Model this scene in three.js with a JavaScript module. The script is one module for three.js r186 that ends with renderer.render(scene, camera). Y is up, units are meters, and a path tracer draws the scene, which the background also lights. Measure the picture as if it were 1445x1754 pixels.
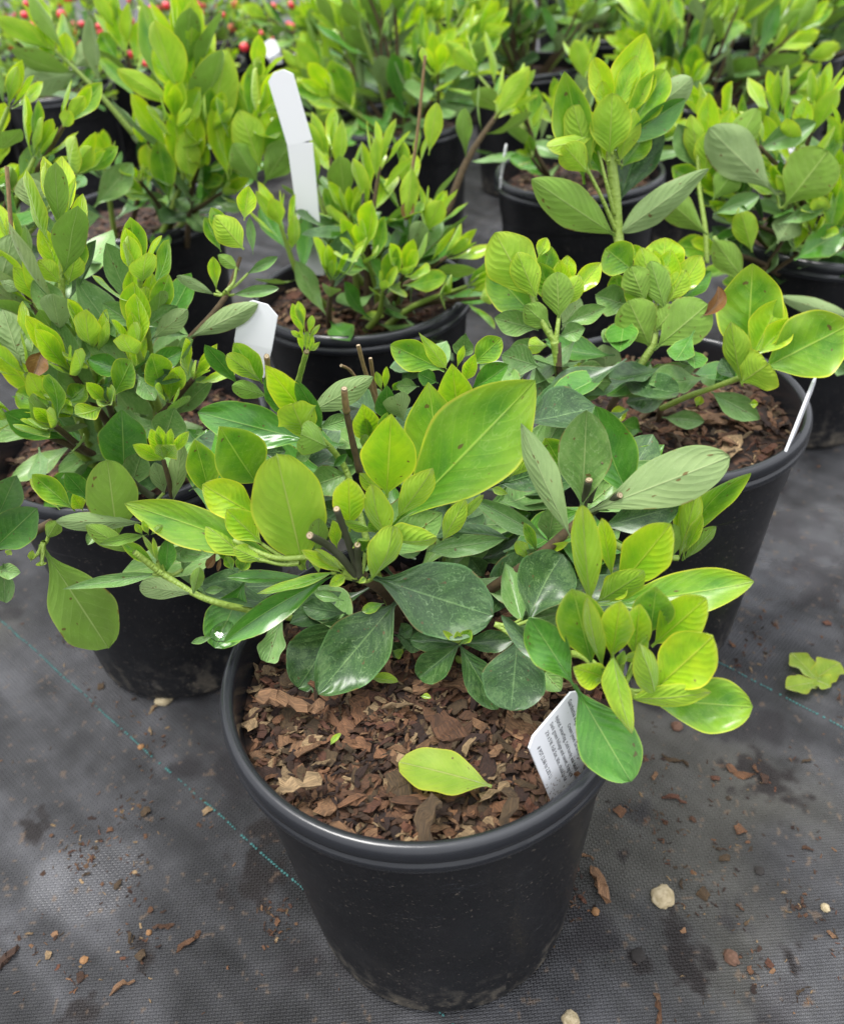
import * as THREE from 'three';
import { mergeGeometries } from 'three/addons/utils/BufferGeometryUtils.js';

// ------------------------------------------------------------------ camera, sky, sun, exposure
const scene = new THREE.Scene();
const PW = 1445, PH = 1754, FPX = 1444.9, CAM_H = 0.43209, PITCH = 0.67323, ROLL = 0.075627;
const camera = new THREE.PerspectiveCamera(2 * Math.atan(PH / 2 / FPX) * 180 / Math.PI, 843 / 1024, 0.01, 60);
const cP = Math.cos(PITCH), sP = Math.sin(PITCH), cR = Math.cos(ROLL), sR = Math.sin(ROLL);
const FWD = new THREE.Vector3(0, -sP, -cP), UP0 = new THREE.Vector3(0, cP, -sP), X0 = new THREE.Vector3(1, 0, 0);
const RT = X0.clone().multiplyScalar(cR).addScaledVector(UP0, -sR), UPV = X0.clone().multiplyScalar(sR).addScaledVector(UP0, cR);
const EYE = new THREE.Vector3(0, CAM_H, 0);
camera.position.copy(EYE);
camera.quaternion.setFromRotationMatrix(new THREE.Matrix4().makeBasis(RT, UPV, FWD.clone().negate()));
camera.focus = 0.345;
camera.userData.fStop = 11;
camera.updateMatrixWorld();

function overcastSky() {                       // even bright cloud cover, brighter towards the zenith
  const w = 256, h = 128, d = new Float32Array(w * h * 4);
  for (let y = 0; y < h; y++) for (let x = 0; x < w; x++) {
    const el = ((y + 0.5) / h - 0.5) * Math.PI, s = Math.max(0, Math.sin(el));
    const az = (x + 0.5) / w * 2 * Math.PI, dx = Math.cos(el) * Math.cos(az), dy = Math.sin(el), dz = Math.cos(el) * Math.sin(az);
    const toSun = Math.max(0, (dx * -0.9 + dy * 3.2 + dz * -0.7) / 3.397), cl = fbm(dx * 2.2 + 7, dz * 2.2 + dy * 1.3 + 7, 19, 4);
    const k = el < 0 ? 0.3 : (0.46 + 0.34 * s + 0.55 * Math.pow(toSun, 6)) * (0.72 + 0.56 * cl);
    const i = (y * w + x) * 4;
    d[i] = k * 0.97; d[i + 1] = k * 0.995; d[i + 2] = k * 1.05; d[i + 3] = 1;
  }
  const t = new THREE.DataTexture(d, w, h, THREE.RGBAFormat, THREE.FloatType);
  t.mapping = THREE.EquirectangularReflectionMapping; t.magFilter = THREE.LinearFilter; t.needsUpdate = true;
  return t;
}
scene.background = overcastSky();
scene.environment = scene.background;
const sun = new THREE.DirectionalLight(new THREE.Color(1.0, 0.975, 0.93), 1.5);
sun.position.set(-0.9, 3.2, -0.7);
sun.castShadow = true; sun.shadow.radius = 34; sun.shadow.mapSize.set(2048, 2048);
Object.assign(sun.shadow.camera, { left: -2.5, right: 2.5, top: 2.5, bottom: -2.5, near: 0.1, far: 8 });
scene.add(sun); scene.add(sun.target); sun.target.position.set(0, 0, -0.6);
const renderer = new THREE.WebGLRenderer({ antialias: true });
renderer.setSize(843, 1024);
renderer.shadowMap.enabled = true;
renderer.toneMapping = THREE.LinearToneMapping;
renderer.toneMappingExposure = 2.75;

// ------------------------------------------------------------------ helpers
let seed = 12345;
const rng = (s) => { let a = s >>> 0; return () => { a = (a + 0x6D2B79F5) >>> 0; let t = Math.imul(a ^ (a >>> 15), 1 | a); t = (t + Math.imul(t ^ (t >>> 7), 61 | t)) ^ t; return ((t ^ (t >>> 14)) >>> 0) / 4294967296; }; };
let R = rng(seed);
const rr = (a, b) => a + (b - a) * R();
const pick = (a) => a[Math.floor(R() * a.length)];
const V = (x, y, z) => new THREE.Vector3(x, y, z);
const lerp = (a, b, t) => a + (b - a) * t;
const clamp = (x, a, b) => Math.min(b, Math.max(a, x));
const sstep = (a, b, x) => { const t = clamp((x - a) / (b - a), 0, 1); return t * t * (3 - 2 * t); };
function rayDir(px, py) { return FWD.clone().addScaledVector(RT, (px - PW / 2) / FPX).addScaledVector(UPV, (PH / 2 - py) / FPX); }
// a place on the photographed site: where the line of sight meets the height h (cm, positive) or the upright plane z (cm, negative)
function at(px, py, h) {
  const d = rayDir(px, py), t = h >= 0 ? (h / 100 - CAM_H) / d.y : h / 100 / d.z;
  return EYE.clone().addScaledVector(d, t);
}
const depthOf = (p) => p.clone().sub(EYE).dot(FWD);
const counts = {};
function numbered(n) { const k = counts[n] = (counts[n] ?? -1) + 1; return k ? n + '_' + String(k).padStart(3, '0') : n; }
function thing(name, label, category, pos = [0, 0, 0], group) {
  const o = new THREE.Group(); o.name = numbered(name); o.position.set(...pos); scene.add(o);
  o.userData = { label, category }; if (group) o.userData.group = group;
  return o;
}
function tag(o, label, category, group) { o.userData = { label, category }; if (group) o.userData.group = group; return o; }
function mesh(name, g, m, parent, local = true) {   // geometry in world coordinates becomes a child of its thing
  const o = new THREE.Mesh(g, m); o.name = name; o.castShadow = o.receiveShadow = true;
  if (parent) { if (local && parent.isObject3D && parent !== scene) { const p = parent.getWorldPosition(V(0, 0, 0)); g.translate(-p.x, -p.y, -p.z); } parent.add(o); }
  return o;
}
// value noise
function hash2(x, y, s) { let h = Math.imul(x, 374761393) + Math.imul(y, 668265263) + Math.imul(s, 1442695041); h = Math.imul(h ^ (h >>> 13), 1274126177); return ((h ^ (h >>> 16)) >>> 0) / 4294967296; }
function vnoise(x, y, s, px = 0, py = 0) {
  const xi = Math.floor(x), yi = Math.floor(y), fx = x - xi, fy = y - yi, u = fx * fx * (3 - 2 * fx), v = fy * fy * (3 - 2 * fy);
  const w = (a, p) => p ? ((a % p) + p) % p : a;
  const a = hash2(w(xi, px), w(yi, py), s), b = hash2(w(xi + 1, px), w(yi, py), s), c = hash2(w(xi, px), w(yi + 1, py), s), d = hash2(w(xi + 1, px), w(yi + 1, py), s);
  return a + (b - a) * u + (c - a) * v + (a - b - c + d) * u * v;
}
function fbm(x, y, s, o = 4) { let f = 0, a = 0.5; for (let i = 0; i < o; i++) { f += a * vnoise(x, y, s + i * 17); x *= 2.03; y *= 2.03; a *= 0.5; } return f / (1 - Math.pow(0.5, o)); }
function dataTex(w, h, fn, srgb = true, ch = 3) {
  const d = new Uint8Array(w * h * 4);
  for (let y = 0; y < h; y++) for (let x = 0; x < w; x++) {
    const c = fn(x / w, y / h, x, y), i = (y * w + x) * 4;
    if (ch === 1) { d[i] = d[i + 1] = d[i + 2] = clamp(c, 0, 1) * 255; } else for (let k = 0; k < 3; k++) d[i + k] = clamp(c[k], 0, 1) * 255;
    d[i + 3] = 255;
  }
  const t = new THREE.DataTexture(d, w, h); t.magFilter = THREE.LinearFilter; t.minFilter = THREE.LinearMipmapLinearFilter; t.generateMipmaps = true;
  t.wrapS = t.wrapT = THREE.RepeatWrapping; if (srgb) t.colorSpace = THREE.SRGBColorSpace; t.needsUpdate = true;
  return t;
}
const mix3 = (a, b, t) => [lerp(a[0], b[0], t), lerp(a[1], b[1], t), lerp(a[2], b[2], t)];
const rgb = (r, g, b) => [r / 255, g / 255, b / 255];
function tube(pts, radii, seg = 8, rings = 14, caps = true) {   // tapered tube through points
  const c = new THREE.CatmullRomCurve3(pts, false, 'centripetal'), pos = [], idx = [], uv = [];
  const L = c.getLength(); let n = null, pt = null;
  for (let i = 0; i <= rings; i++) {
    const t = i / rings, p = c.getPoint(t), tg = c.getTangent(t);
    if (!n) { n = Math.abs(tg.y) < 0.9 ? V(0, 1, 0) : V(1, 0, 0); }
    n = n.clone().addScaledVector(tg, -n.dot(tg)).normalize(); const b = tg.clone().cross(n);
    const f = t * (radii.length - 1), k = Math.min(radii.length - 2, Math.floor(f)), r = radii.length === 1 ? radii[0] : lerp(radii[k], radii[k + 1], f - k);
    for (let j = 0; j <= seg; j++) { const a = j / seg * Math.PI * 2, q = p.clone().addScaledVector(n, Math.cos(a) * r).addScaledVector(b, Math.sin(a) * r); pos.push(q.x, q.y, q.z); uv.push(j / seg, t * L / 0.02); }
  }
  for (let i = 0; i < rings; i++) for (let j = 0; j < seg; j++) { const a = i * (seg + 1) + j, b = a + seg + 1; idx.push(a, a + 1, b, b, a + 1, b + 1); }
  if (caps) for (const [k, p] of [[0, c.getPoint(0)], [rings, c.getPoint(1)]]) { const o = pos.length / 3; pos.push(p.x, p.y, p.z); uv.push(0.5, 0.5); for (let j = 0; j < seg; j++) { const a = k * (seg + 1) + j; k ? idx.push(o, a, a + 1) : idx.push(o, a + 1, a); } }
  const g = new THREE.BufferGeometry();
  g.setAttribute('position', new THREE.Float32BufferAttribute(pos, 3)); g.setAttribute('uv', new THREE.Float32BufferAttribute(uv, 2)); g.setIndex(idx); g.computeVertexNormals();
  return g;
}

// ------------------------------------------------------------------ leaf skins
const LEAF = {  // sRGB colours of the skin itself: blade, second tone, rim, vein; share of dusty film and painted sheen
  Y: [[178, 213, 12], [134, 190, 8], [236, 230, 56], [214, 224, 84], 0.06],
  F: [[116, 166, 12], [68, 128, 8], [216, 220, 58], [176, 202, 84], 0.22],
  M: [[72, 134, 24], [48, 104, 20], [136, 166, 56], [140, 168, 86], 0.18],
  D: [[40, 78, 24], [28, 60, 20], [70, 112, 58], [98, 130, 76], 0.34],
  G: [[106, 146, 72], [80, 122, 56], [138, 162, 104], [160, 178, 122], 0.42],
  YU: [[164, 200, 54], [134, 178, 34], [200, 206, 50], [182, 198, 96], 0.04],
  MU: [[120, 160, 56], [104, 136, 50], [140, 162, 70], [150, 172, 96], 0.08],
  GU: [[138, 160, 104], [118, 142, 88], [136, 158, 98], [160, 176, 122], 0.16],
  X: [[140, 104, 60], [104, 64, 36], [120, 84, 50], [150, 116, 74], 0.05],
};
const leafBump = [0, 1].map((k) => dataTex(128, 256, (u, v) => {
  const a = Math.abs(u - 0.5) * 2, n = 8 + k, ph = (v + 0.07 * (fbm(u * 5, v * 6, 91 + k, 3) - 0.5) - 0.34 * Math.pow(a, 1.25)) * n + (u < 0.5 ? 0.12 : 0.42), f = Math.abs(ph - Math.round(ph)) * 2;
  return 0.35 + 0.5 * Math.pow(f, 0.55) * (0.3 + 1.1 * fbm(u * 3, v * 4, 95 + k, 2)) * sstep(0, 0.12, a) * sstep(1, 0.75, a) + 0.15 * (fbm(u * 14, v * 26, 5 + k, 3) - 0.5) - 0.28 * (1 - sstep(0.0, 0.06, a));
}, false, 1));
function leafMap(cls, k) {
  const [c1, c2, rim, vein, dustSheen] = LEAF[cls].map((c) => Array.isArray(c) ? c.map((x) => x / 255) : c), under = cls.endsWith('U');
  return dataTex(192, 320, (u, v) => {
    const s = 11 + k * 31 + cls.charCodeAt(0), a = Math.abs(u - 0.5) * 2, n = 8 + k;
    let c = mix3(c1, c2, clamp(1.5 * (fbm(u * 3 + k * 7, v * 5, s, 4) - 0.22), 0, 1));
    c = mix3(c, rim, 0.22 * sstep(0.35, 1, a) * (cls[0] === 'Y' || cls === 'F' ? 1 : 0.4));                     // paler towards the margin
    c = mix3(c, rim, 0.35 * sstep(0.75, 1, v) * (cls[0] === 'Y' || cls === 'F' ? 1 : 0.3));
    const wob = 0.018 * (fbm(u * 9, v * 9, s + 3, 2) - 0.5), ph = (v + wob - 0.34 * Math.pow(a, 1.25)) * n + (u < 0.5 ? 0.12 : 0.42), f = Math.abs(ph - Math.round(ph)) / n;
    c = mix3(c, vein, (under ? 0.42 : 0.32) * (1 - sstep(0.0, 0.006, f)) * (1 - 0.75 * a) * sstep(0.02, 0.1, a));
    const net = Math.abs(fbm(u * 16, v * 28, s + 8, 2) - 0.5); c = mix3(c, vein, 0.13 * (1 - sstep(0, 0.035, net)));
    c = mix3(c, vein, (under ? 0.9 : 0.72) * (1 - sstep(0.014, 0.05 * (1.15 - 0.7 * v), a)));                    // midrib
    c = mix3(c, rim, 0.85 * sstep(0.915, 0.985, a));
    const film = sstep(0.46, 0.7, 0.6 * fbm(u * 4 + 9, v * 6, s + 21, 4) + 0.4 * fbm(a * 5, (v - 0.34 * Math.pow(a, 1.25)) * 22 + (u < 0.5 ? 40 : 0), s + 25, 3)), grain = fbm(u * 60, v * 90, s + 23, 2);
    c = mix3(c, [0.58, 0.66, 0.46], 0.85 * dustSheen * clamp(0.25 + 0.9 * film + 1.6 * (grain - 0.55), 0, 1));  // dusty film, with sheen streaks along the veins painted into the colour
    const mark = Math.abs(fbm(u * 6 + 3, v * 9 + k * 5, s + 41, 3) - 0.52); c = mix3(c, [0.74, 0.79, 0.7], Math.min(0.3, dustSheen * 0.8) * (1 - sstep(0.004, 0.022, mark)) * sstep(0.5, 0.62, fbm(u * 3, v * 4, s + 51, 2)));
    if (grain > 0.86) c = mix3(c, [0.76, 0.8, 0.72], dustSheen);
    const hurt = fbm(u * 7 + k * 3, v * 11, s + 71, 3); c = mix3(c, [0.36, 0.25, 0.12], 0.7 * sstep(0.835, 0.86, hurt));                  // small brown blemishes
    c = mix3(c, [0.42, 0.3, 0.14], (cls[0] === 'Y' || cls === 'F' ? 0.2 : 0.75) * sstep(0.93, 1, a) * sstep(0.66, 0.74, fbm(v * 9, u < 0.5 ? 1 : 5, s + 77, 2)));        // browned margin here and there
    if (cls[0] === 'Y' || cls === 'F') { const sp = fbm(u * 40 + k, v * 66, s + 61, 2); if (sp > 0.9) c = mix3(c, [0.42, 0.36, 0.1], 0.6); }
    return c;
  });
}
const leafMats = {};
for (const cls of Object.keys(LEAF)) {
  leafMats[cls] = [];
  for (const k of cls === 'X' ? [0] : [0, 1]) {
    const map = leafMap(cls, k), dusty = LEAF[cls][4];
    for (const tint of [[1, 1, 1], [0.86, 0.9, 0.84], [1.0, 0.98, 0.85]]) {
      const m = new THREE.MeshPhysicalMaterial({ map, bumpMap: leafBump[k], bumpScale: cls[0] === 'Y' ? 0.0007 : 0.0005, roughness: 0.92, side: THREE.DoubleSide, transmission: cls[0] === 'Y' ? 0.45 : cls[0] === 'F' ? 0.34 : cls === 'MU' || cls === 'GU' ? 0.26 : cls === 'M' ? 0.16 : 0.1, thickness: 0,
        clearcoat: cls.endsWith('U') ? 0.25 : clamp(1 - dusty * 0.8, 0.6, 1), clearcoatRoughness: cls.endsWith('U') ? 0.4 : 0.16 + dusty * 0.4, specularIntensity: 0.5 });
      m.color.setRGB(...tint); m.name = 'leaf_' + cls; leafMats[cls].push(m);
    }
  }
}
const leafMat = (cls) => pick(leafMats[cls]);
const bark1 = dataTex(64, 256, (u, v) => mix3(rgb(112, 92, 62), rgb(74, 62, 44), fbm(u * 8, v * 10, 71, 4)));
const stemMats = {
  green: new THREE.MeshPhysicalMaterial({ color: new THREE.Color(0.2, 0.29, 0.04), roughness: 0.5, clearcoat: 0.2, clearcoatRoughness: 0.5, bumpMap: dataTex(32, 128, (u, v) => fbm(u * 8, v * 20, 72, 3), false, 1), bumpScale: 0.0005 }),
  dark: new THREE.MeshStandardMaterial({ color: new THREE.Color(0.034, 0.038, 0.017), roughness: 0.7, bumpMap: bark1, bumpScale: 0.0006 }),
  brown: new THREE.MeshStandardMaterial({ map: bark1, color: new THREE.Color(0.62, 0.6, 0.52), roughness: 0.85, bumpMap: bark1, bumpScale: 0.0012 }),
  tan: new THREE.MeshStandardMaterial({ map: bark1, color: new THREE.Color(1.9, 1.8, 1.7), roughness: 0.85, bumpMap: bark1, bumpScale: 0.0006 }),
  cut: new THREE.MeshStandardMaterial({ map: dataTex(64, 64, (u, v) => { const r = Math.hypot(u - 0.5, v - 0.5) * 2; return mix3(mix3(rgb(130, 112, 84), rgb(160, 144, 118), sstep(0.15, 0.35, r)), rgb(92, 76, 52), sstep(0.72, 0.95, r) + 0.5 * (1 - sstep(0.04, 0.16, r))); }), roughness: 0.9 }),
};
// One leaf blade. u runs across, v from the stalk to the tip; +N is its upper face.
function leafGeo(P0, P1, N0, W, o = {}) {
  const nv = o.nv ?? 16, nu = o.nu ?? 4, k = o.k ?? 0.58, L = P0.distanceTo(P1), T = P1.clone().sub(P0).normalize();
  const N = N0.clone().addScaledVector(T, -N0.dot(T)).normalize(), S = T.clone().cross(N);
  const bend = o.b ?? 0, cup = o.c ?? 0.12, wv = o.wv ?? 0.03, tw = (o.tw ?? 0) * Math.PI / 180, sway = o.s ?? 0, tipQ = o.q ?? 0.74, ph = o.ph ?? 0, pet = 0.05, curl = o.curl ?? 0, e = Math.log(0.5) / Math.log(k);
  const C = P0.clone().lerp(P1, 0.5).addScaledVector(N, bend * L * 2).addScaledVector(S, sway * L * 2);
  const pos = [], uv = [], idx = [];
  for (let i = 0; i <= nv; i++) {
    const v = i / nv, s = clamp((v - pet) / (1 - pet), 0, 1), a = 1 - v;
    const p = P0.clone().multiplyScalar(a * a).addScaledVector(C, 2 * a * v).addScaledVector(P1, v * v);
    const t = C.clone().sub(P0).multiplyScalar(a).addScaledVector(P1.clone().sub(C), v).normalize();
    let n = N.clone().addScaledVector(t, -N.dot(t)).normalize();
    n.applyAxisAngle(t, tw * (v - 0.4)); const sd = t.clone().cross(n);
    if (curl) p.addScaledVector(n, curl * L * Math.pow(sstep(0.55, 1, v), 1.5));
    const q = lerp(0.92, tipQ, sstep(0.1, 0.6, s)); let hw = Math.pow(Math.max(0, Math.sin(Math.PI * Math.pow(s, e))), q) * W / 2;
    hw = Math.max(hw, v < 0.5 ? W * 0.035 : W * 0.004);
    for (let j = -nu; j <= nu; j++) {
      const u = j / nu, au = Math.abs(u);
      const rip = wv * W * Math.sin(v * 11 + ph + (u < 0 ? 1.9 : 0)) * au * au * Math.sin(Math.PI * v);
      const edge = 1 + (o.jag ?? 0.025) * Math.sin(v * 17 + ph * 3 + (u < 0 ? 2.4 : 0)) * au;
      const qa = Math.abs(u), qp = (v - 0.3 * Math.pow(qa, 1.25)) * 8 + (u < 0 ? 0.1 : 0.45) + ph, quilt = (o.quilt ?? 0) * W * (Math.pow(Math.abs(qp - Math.round(qp)) * 2, 0.8) - 0.5) * sstep(0, 0.2, qa) * sstep(1, 0.7, qa) * sstep(0, 0.15, v) * sstep(1, 0.85, v) + (o.lump ?? 0) * W * (fbm(u * 1.6 + ph * 3 + 9, v * 3 + ph + 9, 13, 2) - 0.5);
      const q2 = p.clone().addScaledVector(sd, u * hw * edge * (1 - 0.12 * Math.abs(cup) * au)).addScaledVector(n, cup * 2 * hw * Math.pow(au, 1.5) + rip + quilt);
      pos.push(q2.x, q2.y, q2.z); uv.push(0.5 + u * 0.5, v);
    }
  }
  const w = 2 * nu + 1;
  for (let i = 0; i < nv; i++) for (let j = 0; j < 2 * nu; j++) { const a = i * w + j, b = a + 1, c = a + w, d = c + 1; idx.push(a, c, b, b, c, d); }
  const g = new THREE.BufferGeometry();
  g.setAttribute('position', new THREE.Float32BufferAttribute(pos, 3)); g.setAttribute('uv', new THREE.Float32BufferAttribute(uv, 2)); g.setIndex(idx); g.computeVertexNormals();
  return g;
}
const view = (ox, oy, s) => (x, y, h) => at(ox + x * s, oy + y * s, h);
// leaves set where the photograph shows them: [skin, stalk x, y, height, tip x, y, height, width across, options]
function leaves(plant, ox, oy, s, rows, hub) {
  const f = view(ox, oy, s), pets = [], H = hub && f(...hub);
  for (const [cls, bx, by, bh, tx, ty, th, w, o = {}] of rows) {
    const P0 = f(bx, by, bh), P1 = f(tx, ty, th), mid = P0.clone().lerp(P1, 0.5), T = P1.clone().sub(P0).normalize();
    const toEye = EYE.clone().sub(mid), roll = (o.r ?? 0) * Math.PI / 180;
    let N = toEye.addScaledVector(T, -toEye.dot(T)).normalize().applyAxisAngle(T, roll);
    P0.addScaledVector(P1.clone().sub(P0), -0.07);
    const W = (o.full ?? 1.02) * w * s * depthOf(mid) / FPX / Math.max(0.35, Math.cos(roll));
    const under = cls.endsWith('U'), opt = { c: under ? -rr(0.06, 0.2) : rr(0.1, 0.26), b: under ? 0.04 : -0.05, ph: R() * 6, quilt: rr(0.004, 0.015), lump: rr(0.03, 0.1), wv: rr(0.02, 0.06), ...o };
    if (w * s < 60 && !('c' in o)) opt.c *= 1.5;
    if (w * s > 38) { opt.nv = 36; opt.nu = 8; } else { opt.nv = 24; opt.nu = 5; }
    mesh('leaf', leafGeo(P0, P1, N, W, opt), leafMat(cls), plant);
    if (H) { const d = H.distanceTo(P0); if (d > 0.002 && d < 0.014) pets.push(tube([H, H.clone().lerp(P0, 0.5).add(V(0, -0.001, 0)), P0.clone().addScaledVector(T, 0.002)], [0.0011, 0.0008, 0.0007], 6, 6, false)); }
  }
  if (pets.length) mesh('petiole', mergeGeometries(pets), stemMats.green, plant);
}
function stem(plant, ox, oy, s, pts, radiiMm, mat = 'green', name = 'stem') {
  const f = view(ox, oy, s);
  return mesh(name, tube(pts.map((p) => p.isVector3 ? p : f(...p)), radiiMm.map((r) => r * 0.72 / 1000), 10, 5 * pts.length, true), stemMats[mat], plant);
}
function stub(plant, ox, oy, s, pts, rMm0, mat = 'dark') {       // a shoot cut off with secateurs
  const rMm = rMm0 * 0.62, f = view(ox, oy, s), q = pts.map((p) => p.isVector3 ? p : f(...p)), a = q[q.length - 2], b = q[q.length - 1], d = b.clone().sub(a).normalize();
  const st = mesh('cut_stub', tube(q, [rMm * 1.3, rMm * 1.02, rMm * 1.16, rMm * 0.95, rMm * 1.06, rMm].map((r) => r / 1000), 10, 14), stemMats[mat], plant);
  const g = new THREE.CylinderGeometry(rMm * 0.93 / 1000, rMm / 1000, 0.0006, 14); g.rotateX(rr(-0.5, 0.5)); g.applyQuaternion(new THREE.Quaternion().setFromUnitVectors(V(0, 1, 0), d)); g.translate(...b.clone().addScaledVector(d, 0.0004).toArray());
  const c = mesh('cut_end', g, stemMats.cut, plant); return st;
}
// shared blades for shoots that grow by rule
R = rng(77);
const BLADES = Array.from({ length: 10 }, (_, i) => leafGeo(V(0, 0, 0), V(0, 1, 0), V(0, 0, 1), [0.36, 0.4, 0.43, 0.47, 0.34][i % 5], { b: rr(-0.12, -0.03), c: rr(0.08, 0.32), wv: rr(0.02, 0.07), k: rr(0.56, 0.68), q: rr(0.6, 0.9), tw: rr(-25, 25), curl: rr(-0.1, 0.02), ph: rr(0, 6), nv: 12, nu: 3 }));
function bladeAt(plant, off, P, dir, up, len, cls, fat = 1) {
  const T = dir.clone().normalize(), N = up.clone().addScaledVector(T, -up.dot(T)).normalize(), S = T.clone().cross(N);
  const seenBelow = EYE.clone().sub(P.clone().addScaledVector(T, len / 2)).dot(N) < 0;
  if (seenBelow) cls = { Y: 'YU', F: R() < 0.5 ? 'YU' : 'MU', M: 'MU', D: 'MU', G: 'GU' }[cls] ?? cls;
  const o = new THREE.Mesh(pick(BLADES), leafMat(cls)); o.name = 'leaf'; o.castShadow = o.receiveShadow = true;
  o.quaternion.setFromRotationMatrix(new THREE.Matrix4().makeBasis(S, T, N)); o.position.copy(P).sub(off); o.scale.set(len * fat, len, len); plant.add(o);
}
// a leafy shoot: opposite pairs, older and greyer below, bright and upright at the tip
function shoot(plant, B, T, o = {}) {
  const off = plant.position, pairs = o.pairs ?? 4, len = o.len ?? 0.042, from = o.from ?? 0.35, L = B.distanceTo(T);
  const side = V(rr(-1, 1), 0, rr(-1, 1)).multiplyScalar(L * 0.1), pts = [B, B.clone().lerp(T, 0.5).add(side), T], c = new THREE.CatmullRomCurve3(pts);
  const r1 = o.r ?? 0.0022;
  mesh('stem', tube(pts, [r1 * 1.25, r1, r1 * 0.6], 7, 10), stemMats[o.mat ?? (R() < 0.5 ? 'green' : 'brown')], plant);
  let az = rr(0, 6.3);
  const young = o.young ?? 0.55, bright = o.bright ?? 0.65;
  for (let i = 0; i < pairs; i++) {
    const t = pairs === 1 ? 1 : lerp(from, 1, Math.pow(i / (pairs - 1), 0.6)), p = c.getPoint(t), ax = c.getTangent(t), x = ax.clone().cross(Math.abs(ax.y) < 0.95 ? V(0, 1, 0) : V(1, 0, 0)).normalize(), z = x.clone().cross(ax);
    az += 1.57 + rr(-0.3, 0.3);
    for (const h of [0, Math.PI]) {
      const a = az + h + rr(-0.25, 0.25), rad = x.clone().multiplyScalar(Math.cos(a)).addScaledVector(z, Math.sin(a));
      const e = lerp(rr(1.0, 1.45), rr(0.25, 0.6), t), d = ax.clone().multiplyScalar(Math.cos(e)).addScaledVector(rad, Math.sin(e)), n = ax.clone().multiplyScalar(Math.sin(e)).addScaledVector(rad, -Math.cos(e));
      const y = (t - from) / (1 - from), small = lerp(1.12, 0.8, sstep(0.3, 1, y)), cls = y > 1 - young * 0.55 ? (R() < 0.35 + bright * 0.5 ? 'Y' : 'F') : y > 1 - young ? (R() < bright ? 'F' : 'M') : R() < 0.36 ? 'M' : R() < 0.28 ? 'D' : 'G';
      bladeAt(plant, off, p.clone().addScaledVector(rad, 0.002), d, n, len * rr(0.78, 1.12) * small, cls, rr(0.85, 1.2));
    }
  }
  const axT = c.getTangent(1), nb = o.bud ?? 4;                      // folded young leaves at the tip
  for (let i = 0; i < nb; i++) { const a = az + i * 2.2, rad = V(Math.cos(a), 0, Math.sin(a)); bladeAt(plant, off, T.clone(), axT.clone().addScaledVector(rad, rr(0.15, 0.4)), rad.clone().negate().add(axT), len * rr(0.5, 0.8), 'Y', rr(0.65, 0.95)); }
}

// inner leaves of a bush: [centre x, y, height, length m], pointing out from the middle of the plant
function inner(plant, px, rows, classes, size = 1) {
  for (const [x, y, h, n = 3] of rows) for (let i = 0; i < n; i++) {
    const c = at(x + rr(-16, 16), y + rr(-14, 14), h + rr(-0.7, 0.7)), out = V(c.x - px[0], 0, c.z - px[1]).normalize().applyAxisAngle(V(0, 1, 0), rr(-1.1, 1.1)).add(V(0, rr(-0.35, 0.5), 0)).normalize();
    const len = rr(0.034, 0.05) * size; bladeAt(plant, plant.position, c.addScaledVector(out, -len / 2), out, V(rr(-0.3, 0.3), 1, rr(0, 0.6)), len, pick(classes), rr(0.95, 1.2));
  }
}

// ------------------------------------------------------------------ ground: black woven weed cloth
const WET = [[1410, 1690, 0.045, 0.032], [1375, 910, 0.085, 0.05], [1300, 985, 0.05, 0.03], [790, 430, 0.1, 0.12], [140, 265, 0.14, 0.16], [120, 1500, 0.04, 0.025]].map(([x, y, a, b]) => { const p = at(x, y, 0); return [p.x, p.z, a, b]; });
const STAIN = [[1168, 1635, 0.016], [1185, 1660, 0.012], [1150, 1580, 0.012], [1310, 1325, 0.022], [130, 1715, 0.012], [60, 1410, 0.012], [450, 1420, 0.014], [1065, 1462, 0.006], [240, 1632, 0.01], [1350, 1630, 0.008], [1100, 1640, 0.008], [430, 1500, 0.02]].map(([x, y, r]) => { const p = at(x, y, 0); return [p.x, p.z, r]; });
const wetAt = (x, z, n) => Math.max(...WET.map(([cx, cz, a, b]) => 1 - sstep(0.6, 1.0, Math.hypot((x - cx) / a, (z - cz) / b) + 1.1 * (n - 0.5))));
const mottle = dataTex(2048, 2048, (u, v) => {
  const x = u * 2.4, y = v * 2.4;                                   // metres; u=0 at x=-1.2, v=0 at the far side
  const along = x * 0.72 + y * 0.69, cross = x * 0.69 - y * 0.72;
  let k = 0.205 + 0.2 * (fbm(x * 8, y * 8, 201, 5) - 0.5) + 0.16 * (fbm(cross * 70, along * 9, 206, 3) - 0.5) + 0.14 * (fbm(x * 60, y * 60, 202, 3) - 0.5);
  let c = [k, k, k * 1.035];
  c = mix3(c, rgb(98, 95, 80), 0.4 * sstep(0.55, 0.75, fbm(x * 7 + 3, y * 7, 203, 4)));       // silt and algae film
  c = mix3(c, rgb(30, 28, 30), 0.8 * sstep(0.56, 0.72, fbm(x * 26, y * 26, 204, 4)));            // damp dirt
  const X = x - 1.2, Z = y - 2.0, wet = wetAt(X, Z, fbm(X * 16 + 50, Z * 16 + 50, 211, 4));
  c = mix3(c, [0.5, 0.5, 0.51], 0.42 * wet * (0.55 + 0.9 * (fbm(x * 40, y * 40, 214, 3) - 0.3)));     // pale residue, with the wet sheen put into the colour
  for (const [sx, sz, r] of STAIN) { const d = Math.hypot(X - sx, Z - sz) / r; if (d < 1.6) c = mix3(c, rgb(24, 19, 18), 0.85 * (1 - sstep(0.25, 0.7, d * 0.7 + 1.3 * (fbm(x * 130, y * 130, 215, 3) - 0.45)))); }
  if (fbm(x * 300, y * 300, 205, 2) > 0.8) c = mix3(c, rgb(120, 96, 74), 0.45);                  // grit
  return c;
});
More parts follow.
